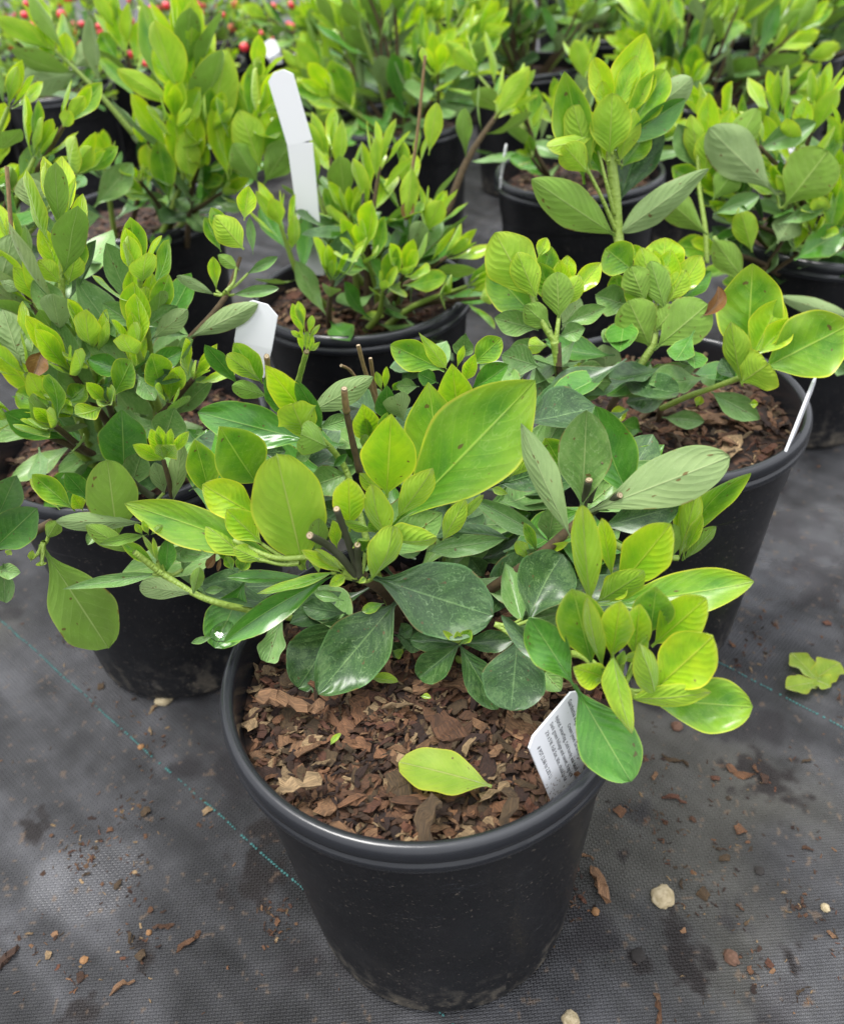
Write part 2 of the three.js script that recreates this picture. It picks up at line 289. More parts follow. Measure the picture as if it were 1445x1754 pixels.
mottle.repeat.set(1, 1);
const rough = dataTex(1024, 1024, (u, v) => {
  const x = u * 2.4 - 1.2, z = v * 2.4 - 2.0, n = fbm(x * 16 + 50, z * 16 + 50, 211, 4);
  let r = 0.60 + 0.34 * (fbm(x * 12, z * 12, 212, 4) - 0.5);
  r = lerp(r, 0.24, wetAt(x, z, n));
  return r;
}, false, 1);
const weave = dataTex(256, 256, (u, v, x, y) => { const a = Math.floor(x / 8), b = Math.floor(y / 8), s = (a + b) & 1, fx = (x % 8) / 8 - 0.44, fy = (y % 8) / 8 - 0.44; return (s ? 0.85 - fx * fx * 2.4 : 0.6 - fy * fy * 2.4) * (0.85 + 0.3 * hash2(a, b, 4)); }, false, 1);
weave.repeat.set(50, 50);
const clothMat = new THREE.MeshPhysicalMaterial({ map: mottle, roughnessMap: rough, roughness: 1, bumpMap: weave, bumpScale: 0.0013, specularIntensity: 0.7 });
function groundY(x, z) { return -0.0025 + 0.0028 * (fbm(x * 11 + 40, z * 11 + 40, 221, 3) - 0.5) + 0.0014 * (fbm((x + z) * 30 + 60, (x - z) * 8 + 60, 222, 2) - 0.5); }
const ground = new THREE.Group(); ground.name = 'ground'; ground.userData = { kind: 'structure', label: 'black woven weed cloth under the pots' }; scene.add(ground);
{
  const g = new THREE.PlaneGeometry(2.4, 2.4, 220, 220); g.rotateX(-Math.PI / 2); g.translate(0, 0, -0.8);
  const p = g.attributes.position, uv = g.attributes.uv;
  for (let i = 0; i < p.count; i++) { p.setY(i, groundY(p.getX(i), p.getZ(i))); uv.setXY(i, (p.getX(i) + 1.2) / 2.4, (p.getZ(i) + 2.0) / 2.4); }
  g.computeVertexNormals();
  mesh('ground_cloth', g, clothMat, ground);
  const far = new THREE.PlaneGeometry(60, 60, 2, 2); far.rotateX(-Math.PI / 2); far.translate(0, -0.012, -20);
  mesh('ground_base', far, new THREE.MeshStandardMaterial({ color: new THREE.Color(0.06, 0.06, 0.065), roughness: 0.8 }), ground);
  // turquoise marker threads woven into the cloth
  const tm = new THREE.MeshStandardMaterial({ color: new THREE.Color(0.028, 0.125, 0.12), roughness: 0.7 });
  R = rng(31);
  for (const [ax, az, bx, bz, keep] of [[-0.36, -0.494, 0.03, -0.128, 0.6], [0.02, -0.535, 0.36, -0.185, 0.93]]) {
    const A = V(ax, 0, az), B = V(bx, 0, bz), d = B.clone().sub(A), L = d.length(); d.normalize(); const n = V(-d.z, 0, d.x), list = [];
    for (let s = 0; s < L; s += 0.0021) {
      const fade = fbm(s * 22, 3, 33, 3); if (R() > keep + (fade - 0.5) * 1.2) continue;
      const wob = 0.0025 * (fbm(s * 40, 9, 35, 2) - 0.5), l = rr(0.0011, 0.0019), w = rr(0.0004, 0.0009), c = A.clone().addScaledVector(d, s).addScaledVector(n, wob);
      const q = new THREE.SphereGeometry(1, 6, 4); q.scale(l * 0.6, 0.00035, w); q.rotateY(Math.atan2(-d.z, d.x) + rr(-0.5, 0.5)); q.translate(c.x, groundY(c.x, c.z) + 0.0005, c.z); list.push(q);
    }
    mesh('marker_thread', mergeGeometries(list), tm, ground).userData.label = 'dashed turquoise marker thread woven into the black cloth';
  }
}

// ------------------------------------------------------------------ pots
const RIM = 0.0825, BASE = 0.0668, HP = 0.1714;
const potMap = dataTex(1024, 512, (u, v) => {
  let c = [0.06, 0.062, 0.072]; const x = u * 24, y = v * 8;
  c = mix3(c, [0.115, 0.116, 0.13], 0.5 * fbm(x * 0.8, y, 301, 4));
  const low = 1 - sstep(0, 0.33, v);
  c = mix3(c, [0.40, 0.37, 0.32], (0.06 + 0.75 * low) * sstep(0.5 - 0.2 * low, 0.8, fbm(x * 3, y * 3, 302, 4)));          // splashed dirt near the foot
  const sp = fbm(x * 17, y * 17, 303, 2); if (sp > 0.81 - 0.06 * low) c = mix3(c, [0.5, 0.45, 0.39], 0.2 + 0.5 * vnoise(x * 3, y * 3, 309));
  const scr = Math.abs(fbm(x * 0.6 + y * 0.5, y * 5 - x * 0.4, 304, 3) - 0.5); c = mix3(c, [0.4, 0.41, 0.43], 0.45 * (1 - sstep(0, 0.008, scr)) * sstep(0.5, 0.7, fbm(x, y, 305, 2)));
  return c;
});
const potRough = dataTex(512, 256, (u, v) => 0.27 + 0.26 * fbm(u * 20, v * 10, 311, 4) + 0.2 * (1 - sstep(0, 0.3, v)), false, 1);
const potMat = new THREE.MeshPhysicalMaterial({ map: potMap, roughnessMap: potRough, roughness: 1, specularIntensity: 0.75, bumpMap: potRough, bumpScale: 0.0006 });
const rimMat = new THREE.MeshPhysicalMaterial({ color: new THREE.Color(0.014, 0.015, 0.018), roughness: 0.26, specularIntensity: 1, bumpMap: potRough, bumpScale: 0.0004 });
const lathe = (pts, n = 96) => new THREE.LatheGeometry(pts.map(([x, y]) => new THREE.Vector2(x, y)), n);
const wallPts = [[0.0, 0.004], [BASE - 0.008, 0.004], [BASE - 0.006, 0.0005], [BASE - 0.0025, 0.0003], [BASE - 0.0006, 0.0015], [BASE, 0.004], [0.0688, 0.03], [0.0722, 0.08], [0.0757, 0.131], [0.0762, 0.1335], [0.0772, 0.1345], [0.0784, 0.1545], [0.0786, 0.1585]];
const rimPts = [[0.0784, 0.1575], [0.0812, 0.1572], [0.0823, 0.1582], [0.0826, 0.1606], [0.0822, 0.1618], [0.0812, 0.1626], [0.0811, 0.1634], [0.0824, 0.1648], [0.0826, 0.167], [0.0819, 0.1697], [0.0806, 0.1711], [0.079, 0.1714], [0.0775, 0.1706], [0.0768, 0.169], [0.0764, 0.165], [0.0758, 0.152], [0.0745, 0.13]];
const heightUV = (g) => { const p = g.attributes.position, uv = g.attributes.uv; for (let i = 0; i < p.count; i++) uv.setY(i, p.getY(i) / 0.16); return g; };
const wallGeo = heightUV(lathe(wallPts)), rimGeo = lathe(rimPts);
// soil: a dark crumbly bed; bark chips lie on it one by one
const barkTones = [[126, 90, 62], [102, 72, 50], [146, 106, 76], [80, 56, 40], [158, 122, 90], [118, 78, 58], [96, 78, 54], [186, 160, 122], [66, 44, 34]];
const grainMap = dataTex(128, 128, (u, v) => { const s = 0.6 * fbm(u * 4, v * 22 + 2 * fbm(u * 3, v * 3, 404, 2), 401, 4) + 0.4 * fbm(u * 12, v * 14, 402, 4), k = 0.5 + 0.95 * (s - 0.3); return [clamp(k, 0.2, 1), clamp(k * 0.97, 0.2, 1), clamp(k * 0.94, 0.2, 1)]; });
const chipMats = barkTones.map((c) => { const m = new THREE.MeshStandardMaterial({ map: grainMap, roughness: 0.88, bumpMap: grainMap, bumpScale: 0.0005 }); m.color.setRGB(...c.map((x) => Math.pow(x / 255, 2.2) * 0.92)); return m; });
R = rng(401);
const CHIPS = Array.from({ length: 18 }, (_, i) => {                 // split, splintered slivers and flakes, 1 m long before scaling
  const slim = i < 12, g = new THREE.BoxGeometry(1, slim ? 0.1 : 0.075, slim ? rr(0.12, 0.26) : rr(0.34, 0.55), 5, 1, 1).toNonIndexed(), p = g.attributes.position;
  const a = rr(0, 9), b = rr(0, 9);
  for (let k = 0; k < p.count; k++) {
    const x = p.getX(k), y = p.getY(k), z = p.getZ(k), h = (q) => hash2(Math.round(x * 40), Math.round(y * 90) * 7 + Math.round(z * 60), 900 + i * 5 + q) - 0.5;
    const tp = 1 - (slim ? 0.6 : 0.3) * Math.pow(Math.abs(x) * 2, 2.5);
    p.setXYZ(k, x * 1 + h(1) * 0.22, y * (0.6 + 0.4 * tp) + h(2) * 0.07 + 0.08 * Math.sin(x * 5 + a), z * tp + h(3) * 0.15 + 0.08 * Math.sin(x * 4 + b));
  }
  g.computeVertexNormals(); return g;
});
function chip(parent, x, y, z, len, o = {}) {
  const m = new THREE.Mesh(o.g ?? pick(CHIPS), o.m ?? pick(chipMats)); m.name = o.name ?? 'bark_chip'; m.castShadow = m.receiveShadow = true;
  m.position.set(x, y, z); m.rotation.set(rr(-0.45, 0.45) * (o.tilt ?? 1), o.yaw ?? rr(0, 6.3), rr(-0.35, 0.35) * (o.tilt ?? 1)); m.scale.set(len, len * (o.thick ?? 1), len * (o.wide ?? 1));
  parent.add(m); return m;
}
const soilMat = new THREE.MeshStandardMaterial({ map: dataTex(256, 256, (u, v) => { const n = fbm(u * 40, v * 40, 411, 4); return mix3(rgb(34, 24, 19), rgb(84, 58, 42), sstep(0.35, 0.75, n)); }), roughness: 0.95 });
const litterMat = new THREE.MeshStandardMaterial({ vertexColors: true, map: grainMap, roughness: 0.9 });
function litterGeo(n, place, len) {                                  // crumbs too small to pick apart
  const list = [];
  for (let i = 0; i < n; i++) {
    const g = pick(CHIPS).clone(), [x, y, z] = place(), l = len(); g.deleteAttribute('uv'); g.setAttribute('uv', new THREE.Float32BufferAttribute(new Float32Array(g.attributes.position.count * 2).map((_, k) => (k % 7) / 7), 2));
    g.scale(l, l, l * rr(0.7, 1.6)); g.rotateX(rr(-0.6, 0.6)); g.rotateZ(rr(-0.5, 0.5)); g.rotateY(rr(0, 6.3)); g.translate(x, y, z);
    const kk = rr(0.5, 1.25), c = pick(barkTones).map((q) => Math.pow(q / 255, 2.2) * kk * 0.8), col = new Float32Array(g.attributes.position.count * 3); for (let k = 0; k < col.length; k++) col[k] = c[k % 3];
    g.setAttribute('color', new THREE.BufferAttribute(col, 3)); list.push(g);
  }
  return mergeGeometries(list);
}
function soilY(x, z, s) { const r = Math.hypot(x, z) / 0.075; return 0.1545 + 0.004 * (fbm(x * 40 + s, z * 40 + s, 421, 3) - 0.5) + 0.004 * (1 - r * r) - 0.002; }
function pot(x, z, label, o = {}) {
  const p = thing('nursery_pot', label, 'plant pot', [x, 0, z], o.group), s = 10 + x * 7 + z * 3; p.rotation.y = o.turn ?? 0;
  p.userData.group = o.group ?? 'black nursery pots'; 
  const add = (n, g, m, q = p) => { const e = new THREE.Mesh(g, m); e.name = n; e.castShadow = e.receiveShadow = true; q.add(e); return e; };
  add('pot_wall', wallGeo, potMat); add('rim', rimGeo, rimMat);
  const g = new THREE.CircleGeometry(0.0762, 48); g.rotateX(-Math.PI / 2);
  const rings = new THREE.RingGeometry(0.0001, 0.0762, 48, 14); rings.rotateX(-Math.PI / 2); const q = rings.attributes.position;
  for (let i = 0; i < q.count; i++) q.setY(i, soilY(q.getX(i), q.getZ(i), s)); rings.computeVertexNormals();
  const soil = add('soil', rings, soilMat);
  const spot = (lift) => { const a = rr(0, 6.283), r = 0.0735 * Math.sqrt(R()), X = r * Math.cos(a), Z = r * Math.sin(a); return [X, soilY(X, Z, s) + lift, Z]; };
  const n = o.chips ?? 0;
  for (let i = 0; i < n; i++) { const L = Math.pow(R(), 1.6), [X, Y, Z] = spot(0.0008 + 0.005 * (i / n)), lim = Math.hypot(X, Z) > 0.062; chip(soil, X, Y, Z, lim ? rr(0.005, 0.011) : lerp(0.006, 0.017, L), { wide: rr(0.8, 1.5) }); }
  if (o.crumbs) { const e = add('bark_crumbs', litterGeo(o.crumbs, () => spot(rr(0, 0.0035)), () => rr(0.0025, 0.0085)), litterMat, soil); e.userData.kind = 'stuff'; }
  return p;
}

R = rng(501);
const POS = { A: [-0.0042, -0.2294], R: [0.1436, -0.4188], L: [-0.1687, -0.4304], B: [-0.0324, -0.6027], D: [0.1779, -0.8444], C: [-0.2506, -0.824], E: [0.3472, -0.6536] };
pot(...POS.A, 'black nursery pot nearest the camera, standing in front, bark and white label in it', { chips: 300, crumbs: 3400, turn: 0.4 });
pot(...POS.R, 'black nursery pot right of and behind the front pot, its right rim and wall seen', { chips: 200, crumbs: 600, turn: 1.3 });
pot(...POS.L, 'black nursery pot left of and behind the front pot, dark wall shaded under leaves', { chips: 130, crumbs: 400, turn: 2.2 });
pot(...POS.B, 'black nursery pot in the middle behind the front plant, bark and low leaves showing', { chips: 180, crumbs: 500, turn: 3.1 });
pot(...POS.D, 'black nursery pot behind the tall bright shoot at upper right, smooth wall in view', { chips: 60, crumbs: 200, turn: 4.4 });
pot(...POS.C, 'black nursery pot at left behind the leafy stems, curved front rim showing', { chips: 60, crumbs: 200, turn: 5.1 });
pot(...POS.E, 'black nursery pot at the right edge of the picture, cut by the frame', { chips: 50, crumbs: 150, turn: 0.9 });

// ------------------------------------------------------------------ the gardenia in the front pot
R = rng(601);
const A = thing('gardenia_plant', 'large gardenia in the front pot, glossy yellow-green shoots above dark lower leaves', 'plant', [POS.A[0], 0.152, POS.A[1]], 'gardenia plants');
const root = V(-0.014, 0.150, -0.262);
const Q1 = [330, 560, 0.22145], Q2 = [620, 560, 0.22145], Q3 = [480, 820, 0.19377], Q4 = [680, 820, 0.23952], Q5 = [330, 940, 0.25606], Z1 = [300, 560, 0.4498], Z2 = [780, 680, 0.3876], Z4 = [0, 680, 0.3114], Z9 = [60, 860, 0.26298], Z5 = [820, 380, 0.4325], Z8 = [780, 0, 0.4602];
// frame of branches
const hub1 = at(618, 985, 21.2);
stem(A, 0, 0, 1, [root, V(-0.016, 0.18, -0.258), hub1], [4.2, 3.6, 3.2], 'brown', 'trunk');
stem(A, 0, 0, 1, [root.clone().add(V(0.006, 0, 0)), V(0.02, 0.185, -0.25), at(930, 945, 21.6), at(1005, 880, 22.6)], [3.6, 3.2, 2.8, 2.6], 'brown', 'branch');
stem(A, 0, 0, 1, [at(930, 945, 21.6), at(985, 905, 22.3), at(1012, 880, 22.8)], [2.0, 2.0, 1.8], 'green', 'branch');
stem(A, 0, 0, 1, [root.clone().add(V(0.012, 0, 0.006)), V(0.034, 0.175, -0.215), at(985, 1120, 20.2), at(1062, 1180, 20.9)], [2.4, 2.1, 1.8, 1.7], 'green', 'branch');
stem(A, 0, 0, 1, [root.clone().add(V(0, 0, -0.006)), V(-0.022, 0.2, -0.262), at(590, 800, 23.2), at(545, 745, 25.0), at(520, 715, 25.6)], [2.4, 2.1, 1.8, 1.7, 1.4], 'green', 'branch');
stem(A, 0, 0, 1, [root.clone().add(V(0.008, 0, -0.008)), V(0.012, 0.2, -0.275), at(775, 690, 24.8), at(785, 650, 26)], [2.2, 2.0, 1.7, 1.4], 'green', 'branch');
stem(A, 0, 0, 1, [root.clone().add(V(-0.008, 0, 0)), V(-0.055, 0.175, -0.255), at(372, 1032, 20.2), at(330, 1015, 20.6), at(275, 980, 21.4), at(230, 945, 22.6)], [2.2, 2.1, 1.9, 1.8, 2.0, 1.5], 'green', 'branch');
stem(A, 0, 0, 1, [hub1, at(560, 955, 22), at(470, 955, 22.4), at(400, 925, 23)], [2.0, 1.7, 1.5, 1.2], 'green', 'branch');
// cut stubs
stub(A, ...Q3, [[670, 880, 21.2], [560, 720, 22.3], [420, 590, 23.2], [265, 505, 24.2]], 2.2);
stub(A, ...Q3, [[690, 850, 21.3], [630, 640, 22.4], [560, 440, 23.6], [500, 275, 24.6]], 2.1);
stub(A, ...Q3, [[700, 870, 21.3], [690, 740, 22], [682, 590, 23]], 2.0);
stub(A, ...Q1, [[1290, 1120, 22.8], [1230, 860, 24.4], [1185, 640, 25.8]], 2.0, 'brown'); stub(A, ...Q1, [[1190, 650, 25.8], [1178, 560, 26.5], [1172, 485, 27]], 2.0, 'tan');
stub(A, ...Z2, [[560, 500, 23.4], [575, 430, 24.2], [588, 370, 25]], 2.2); stub(A, ...Z2, [[590, 460, 23.6], [622, 370, 24.6], [652, 288, 25.6]], 1.7); stub(A, ...Z2, [[600, 510, 23.2], [660, 470, 23.7], [722, 436, 24.3]], 1.9);
stub(A, ...Z4, [[840, 550, 22.6], [770, 500, 23.2], [712, 450, 23.9]], 2.2); stub(A, ...Z4, [[760, 610, 22.6], [680, 565, 23.1], [592, 530, 23.6]], 1.6);
stub(A, ...Q1, [[1440, 640, 22.5], [1330, 330, 25], [1282, 150, 26.4]], 1.5, 'tan'); stub(A, ...Q1, [[1430, 620, 22.5], [1400, 420, 24], [1375, 250, 25.4]], 1.4, 'tan'); stub(A, ...Q1, [[1280, 420, 23.5], [1210, 330, 24.4], [1150, 300, 25]], 1.1, 'tan');
stub(A, ...Q1, [[585, 400, 27], [580, 300, 27.8], [573, 230, 28.4]], 1.7, 'tan');
stub(A, ...Q1, [[815, 430, 26], [850, 300, 27.2], [880, 195, 28.2]], 1.8, 'green');

leaves(A, ...Q2, [
  ['F', 295, 1490, 22.6, 1338, 412, 28.4, 720, { k: 0.6, q: 0.86, c: 0.1, b: -0.03, wv: 0.02, lump: 0.03, nv: 28, nu: 8 }],
  ['F', 600, 1330, 22.0, 512, 425, 26.4, 480, { k: 0.5, q: 0.95, r: -12, lump: 0.02, c: 0.08 }],
  ['Y', 745, 720, 24.2, 693, 282, 27.4, 295, { k: 0.45, q: 0.95 }],
  ['Y', 190, 1280, 23.4, 225, 672, 27.2, 440, { k: 0.5, q: 0.9, c: 0.18, nv: 22, nu: 6 }],
  ['YU', 285, 1460, 23.2, 548, 1092, 25.8, 225, { k: 0.55, q: 0.9, r: 15 }],
  ['YU', 150, 1300, 22.6, -20, 1130, 24.4, 130, { k: 0.5, q: 0.9 }],
  ['Y', 70, 900, 23.0, 0, 595, 25.6, 230, { k: 0.5, q: 0.9 }], ['F', 30, 900, 23, 20, 700, 24.6, 120, {}],
  ['M', 190, 720, 23.4, 190, 450, 25.8, 185, { k: 0.5, q: 0.95 }], ['GU', 320, 720, 23.6, 250, 530, 25.6, 215, { k: 0.6, q: 0.6 }],
  ['F', 150, 860, 23.6, 195, 660, 25.4, 110, { q: 0.9 }], ['MU', 30, 960, 23.6, 25, 830, 24.6, 90, {}],
  ['F', 610, 330, 25.2, 218, 135, 26.4, 240, { k: 0.58, q: 0.65, r: -8 }], ['YU', 640, 310, 25.6, 437, 42, 27.6, 125, { k: 0.35, q: 1.1, tw: 30, wv: 0.08 }],
  ['Y', 735, 310, 25.8, 787, 142, 27.4, 60, { q: 1 }], ['Y', 800, 410, 25.6, 872, 208, 27.2, 115, { k: 0.5 }],
  ['F', 840, 300, 25.2, 1075, 85, 26.4, 200, { k: 0.62, q: 0.62 }], ['G', 770, 230, 25, 800, 48, 26.2, 170, { q: 1, k: 0.45 }],
  ['M', 845, 480, 25.2, 1132, 292, 26.4, 180, { k: 0.6, q: 0.65, r: -14 }], ['M', 580, 430, 25, 432, 360, 26, 135, { q: 0.65 }],
  ['G', 1380, 310, 23.8, 1078, 215, 25, 245, { k: 0.6, q: 0.65, b: -0.09 }], ['G', 430, 460, 24.2, 262, 455, 25, 125, {}],
  ['Y', 175, 480, 24, 190, 305, 25.6, 58, {}], ['YU', 150, 480, 24, 108, 345, 25.2, 60, {}], ['F', 235, 490, 24, 298, 425, 24.6, 60, {}],
  ['YU', 1150, 1150, 23.2, 1400, 995, 24.4, 95, { r: 30 }], ['D', 1080, 1210, 22.4, 1500, 1080, 23.4, 250, { k: 0.5, r: -10 }],
], [560, 1330, 22.4]);
leaves(A, ...Q3, [
  ['YU', 940, 520, 22.2, 800, 140, 25.4, 240, { k: 0.55, q: 0.8, r: -20, curl: -0.12 }], ['YU', 920, 500, 22.3, 1385, 515, 23.6, 200, { k: 0.45, q: 0.9, r: 48, c: -0.3, s: 0.05 }],
  ['Y', 615, 440, 22.4, 605, -8, 26.2, 300, { k: 0.6, q: 0.6, c: 0.2 }], ['Y', 500, 610, 22, 462, 365, 23.8, 120, { tw: 40, c: 0.3 }],
  ['F', 755, 660, 21.8, 655, 470, 23.4, 170, { c: 0.35, k: 0.65, q: 0.55, curl: 0.2 }], ['YU', 805, 890, 21.6, 1020, 505, 24.2, 270, { k: 0.6, q: 0.65, r: 28, c: -0.3, curl: -0.15 }],
  ['Y', 545, 830, 21.8, 185, 628, 24, 120, { c: 0.3, wv: 0.08 }], ['YU', 560, 810, 21.8, 300, 620, 23.6, 90, { c: -0.25 }], ['Y', 600, 840, 21.6, 432, 950, 22, 105, { k: 0.65, q: 0.6 }],
  ['F', 905, 1105, 20, 722, 1170, 19.6, 100, { q: 0.65 }], ['Y', 765, 870, 21.6, 692, 925, 21.9, 55, {}], ['YU', 340, 830, 22, 300, 640, 23.4, 90, { q: 1 }], ['MU', 330, 640, 22, 340, 350, 24, 180, {}],
  ['G', 930, 660, 21.4, 1430, 300, 23, 340, { k: 0.55 }], ['G', 1000, 640, 21, 1240, 640, 21.6, 120, { tw: 40 }], ['D', 500, 300, 21.6, 330, 230, 22.4, 180, {}], ['F', 850, 480, 22, 790, 360, 23.4, 120, {}],
  ['YU', 830, 460, 22.2, 560, 380, 23.6, 90, { r: 35 }],
], [700, 870, 21.3]);
leaves(A, 645, 991, 1, [
  ['D', 0, 0, 21.0, 200, 64, 19.6, 132, { k: 0.6, q: 0.52, c: 0.06, b: -0.1, wv: 0.035, nv: 26, nu: 8 }],
], [-20, -6, 21.1]);
leaves(A, ...Q5, [
  ['D', 1010, 470, 18.3, 705, 935, 15.9, 430, { k: 0.55, q: 0.55, b: -0.05, nv: 22, nu: 6 }], ['D', 1335, 385, 19.4, 838, 975, 17.0, 440, { k: 0.5, q: 0.66, b: -0.06, wv: 0.06, nv: 24, nu: 7 }],
  ['M', 930, 190, 21.3, 205, 625, 20.2, 190, { k: 0.6, q: 0.7, r: -18, c: 0.3, b: -0.1 }], ['F', 925, 160, 21.4, 432, 300, 21.6, 75, { r: 38, k: 0.45 }],
  ['M', 780, 185, 21.4, 228, 190, 21.0, 90, { r: 30, k: 0.6, q: 0.75 }], ['M', 345, 225, 20.2, 150, 665, 18.2, 300, { k: 0.62, q: 0.5, c: 0.2, b: -0.08 }], ['G', 215, 265, 20.2, 80, 285, 20.2, 60, { b: -0.15 }],
  ['G', 612, 405, 19.4, 495, 760, 17.4, 165, { k: 0.75, q: 0.35, jag: 0.14, c: 0.2 }], ['D', 1010, 430, 18.6, 735, 385, 18.2, 150, {}], ['G', 1000, 345, 19.4, 815, 295, 19.4, 80, {}], ['G', 130, 590, 18.8, -10, 630, 19.0, 48, {}],
  ['D', 1330, 620, 17.4, 1400, 700, 16.4, 120, {}], ['D', 1360, 580, 17.8, 1560, 640, 17.2, 160, {}],
], [1110, 210, 20.8]);
leaves(A, ...Z1, [
  ['YU', 485, 900, 21.8, 385, 486, 26.8, 275, { k: 0.52, q: 0.5, c: -0.06, b: 0.02, nv: 24, nu: 7 }], ['Y', 320, 725, 23.4, 104, 600, 25, 150, { k: 0.6, q: 0.66 }], ['Y', 335, 830, 22.8, 196, 695, 24.4, 120, { k: 0.65, q: 0.6 }],
  ['F', 135, 645, 23.4, 76, 428, 26, 120, { k: 0.55, q: 0.75 }], ['G', 60, 620, 23.4, 170, 560, 24, 40, { r: 30 }], ['YU', 330, 890, 22.4, 220, 840, 23, 70, {}],
], [470, 900, 22]);
leaves(A, 0, 0, 1, [
  ['F', 482, 962, 22, 213, 862, 24.2, 74, { k: 0.6, q: 0.8, r: -12, c: 0.16, b: -0.08, nv: 24, nu: 6 }], ['YU', 420, 955, 22, 352, 900, 23, 44, { r: 20 }],
  ['F', 400, 965, 21.6, 420, 915, 22.4, 24, {}], ['F', 395, 968, 21.4, 375, 925, 22.2, 22, {}], ['Y', 425, 970, 21.5, 440, 930, 22.2, 20, {}],
], [470, 955, 22.2]);
leaves(A, ...Q1, [
  ['F', 490, 1200, 23.4, 205, 765, 27, 430, { k: 0.52, q: 0.85, r: 8, nv: 22, nu: 6 }], ['M', 870, 875, 25.2, 40, 660, 26.2, 345, { k: 0.55, q: 0.62, c: 0.16, b: -0.06, nv: 24, nu: 7 }],
  ['M', 345, 440, 26.4, 93, 137, 28.6, 145, { k: 0.6, q: 0.75, r: -15 }], ['F', 530, 420, 26.8, 322, 122, 29.2, 205, { k: 0.5, q: 0.6 }], ['YU', 505, 400, 27.2, 262, 215, 28.8, 150, { k: 0.6, q: 0.6 }],
  ['MU', 570, 530, 26.4, 305, 455, 27.4, 140, { k: 0.6, q: 0.55 }], ['M', 760, 690, 25.8, 558, 390, 27.8, 190, { k: 0.5 }], ['Y', 870, 680, 26, 560, 300, 29, 240, { k: 0.45, q: 0.85, r: -10 }],
  ['M', 990, 780, 25.6, 800, 410, 28, 150, { k: 0.5, r: -25 }], ['YU', 870, 840, 25.4, 770, 595, 27.4, 320, { k: 0.55, q: 0.42, wv: 0.1, jag: 0.06 }], ['MU', 1045, 930, 25.2, 840, 830, 26.6, 265, { k: 0.62, q: 0.4, r: 10, c: -0.25 }],
  ['GU', 930, 650, 24.6, 1398, 385, 26, 205, { k: 0.5, q: 0.75 }], ['G', 980, 780, 24, 1230, 700, 24.6, 130, {}], ['G', 1190, 1140, 22.2, 890, 1240, 22.2, 250, { k: 0.55 }], ['M', 1085, 1085, 23.6, 1195, 978, 24.4, 62, {}],
  ['G', 930, 960, 24.4, 800, 1010, 24.2, 110, {}], ['D', 560, 980, 23.6, 720, 960, 23.8, 150, {}], ['G', 20, 830, 23, 85, 800, 23.4, 60, {}],
  ['Y', 850, 190, 28, 830, 20, 29.4, 60, { c: 0.4 }], ['Y', 900, 200, 28, 930, 60, 29.4, 50, { c: 0.4 }], ['Y', 880, 200, 28, 885, 30, 29.8, 55, { c: 0.3 }], ['YU', 915, 180, 28, 985, 115, 28.8, 45, { c: 0.3 }],
  ['Y', 855, 60, 29, 770, -185, 31.2, 95, { c: 0.3 }], ['Y', 870, 40, 29.2, 815, -200, 31.6, 78, { k: 0.65 }], ['Y', 900, 60, 29.2, 925, -90, 30.8, 60, {}], ['YU', 905, 80, 29, 985, -20, 30, 40, {}], ['Y', 850, 90, 28.8, 760, 30, 29.6, 45, {}],
], [900, 880, 25.2]);
leaves(A, ...Q4, [
  ['G', 1045, 425, 21.8, 545, 140, 23, 160, { k: 0.5, r: -10 }], ['D', 770, 425, 21.4, 362, 365, 22, 150, { k: 0.45, b: -0.14, c: -0.25 }], ['G', 245, 515, 21.0, 768, 430, 21.6, 160, { k: 0.42, q: 0.7, tw: 20, b: -0.06 }],
  ['YU', 335, 425, 22, 490, 145, 24, 150, { k: 0.5 }], ['YU', 425, 310, 22.4, 618, 112, 24.2, 65, { r: 25 }], ['YU', 680, 70, 23, 790, 110, 23.4, 60, { c: 0.3 }],
  ['G', 1080, 430, 21.4, 1125, 180, 23, 190, { k: 0.55, q: 0.6 }], ['F', 1000, 520, 21.4, 905, 315, 23, 85, { k: 0.6, tw: 20 }], ['YU', 935, 570, 21.2, 855, 445, 22.4, 100, {}], ['Y', 1010, 545, 21.2, 1225, 450, 22.4, 62, { r: 20 }], ['G', 1015, 565, 21.2, 922, 510, 21.8, 65, {}],
  ['D', 955, 1010, 20, 1185, 540, 21.6, 430, { k: 0.6, q: 0.5, s: -0.05, nv: 22, nu: 6 }], ['G', 890, 1010, 19.8, 770, 605, 20.8, 190, { k: 0.45, tw: 45, wv: 0.07 }],
  ['D', 440, 1180, 18.4, 92, 1150, 18, 160, { q: 0.6 }], ['D', 330, 1090, 18.6, 165, 1095, 18.6, 62, {}], ['D', 445, 1185, 18.5, 155, 1425, 16.8, 235, { k: 0.6, q: 0.55 }], ['Y', 440, 1180, 18.6, 325, 1085, 19.4, 45, {}], ['F', 450, 1185, 18.6, 530, 1080, 19.4, 95, {}], ['Y', 440, 1180, 18.6, 430, 1090, 19.4, 60, {}],
  ['D', 450, 1195, 18.4, 720, 1650, 16.4, 240, { k: 0.58, q: 0.62 }], ['D', 470, 1180, 18.2, 840, 1150, 18.2, 165, {}], ['D', 860, 1160, 19.4, 815, 1660, 17.4, 450, { k: 0.58, q: 0.46, c: 0.06, nv: 22, nu: 6 }],
  ['D', 1045, 1330, 20.4, 745, 972, 21.2, 120, { r: -30, k: 0.5 }], ['G', 1010, 1330, 17.6, 1170, 1520, 17, 170, {}], ['D', 620, 700, 19, 520, 560, 20, 160, {}], ['D', 10, 1110, 17.8, 110, 1060, 18.2, 120, {}], ['F', -30, 1230, 17.4, 35, 1260, 16.8, 80, {}],
], [700, 1040, 19.6]);
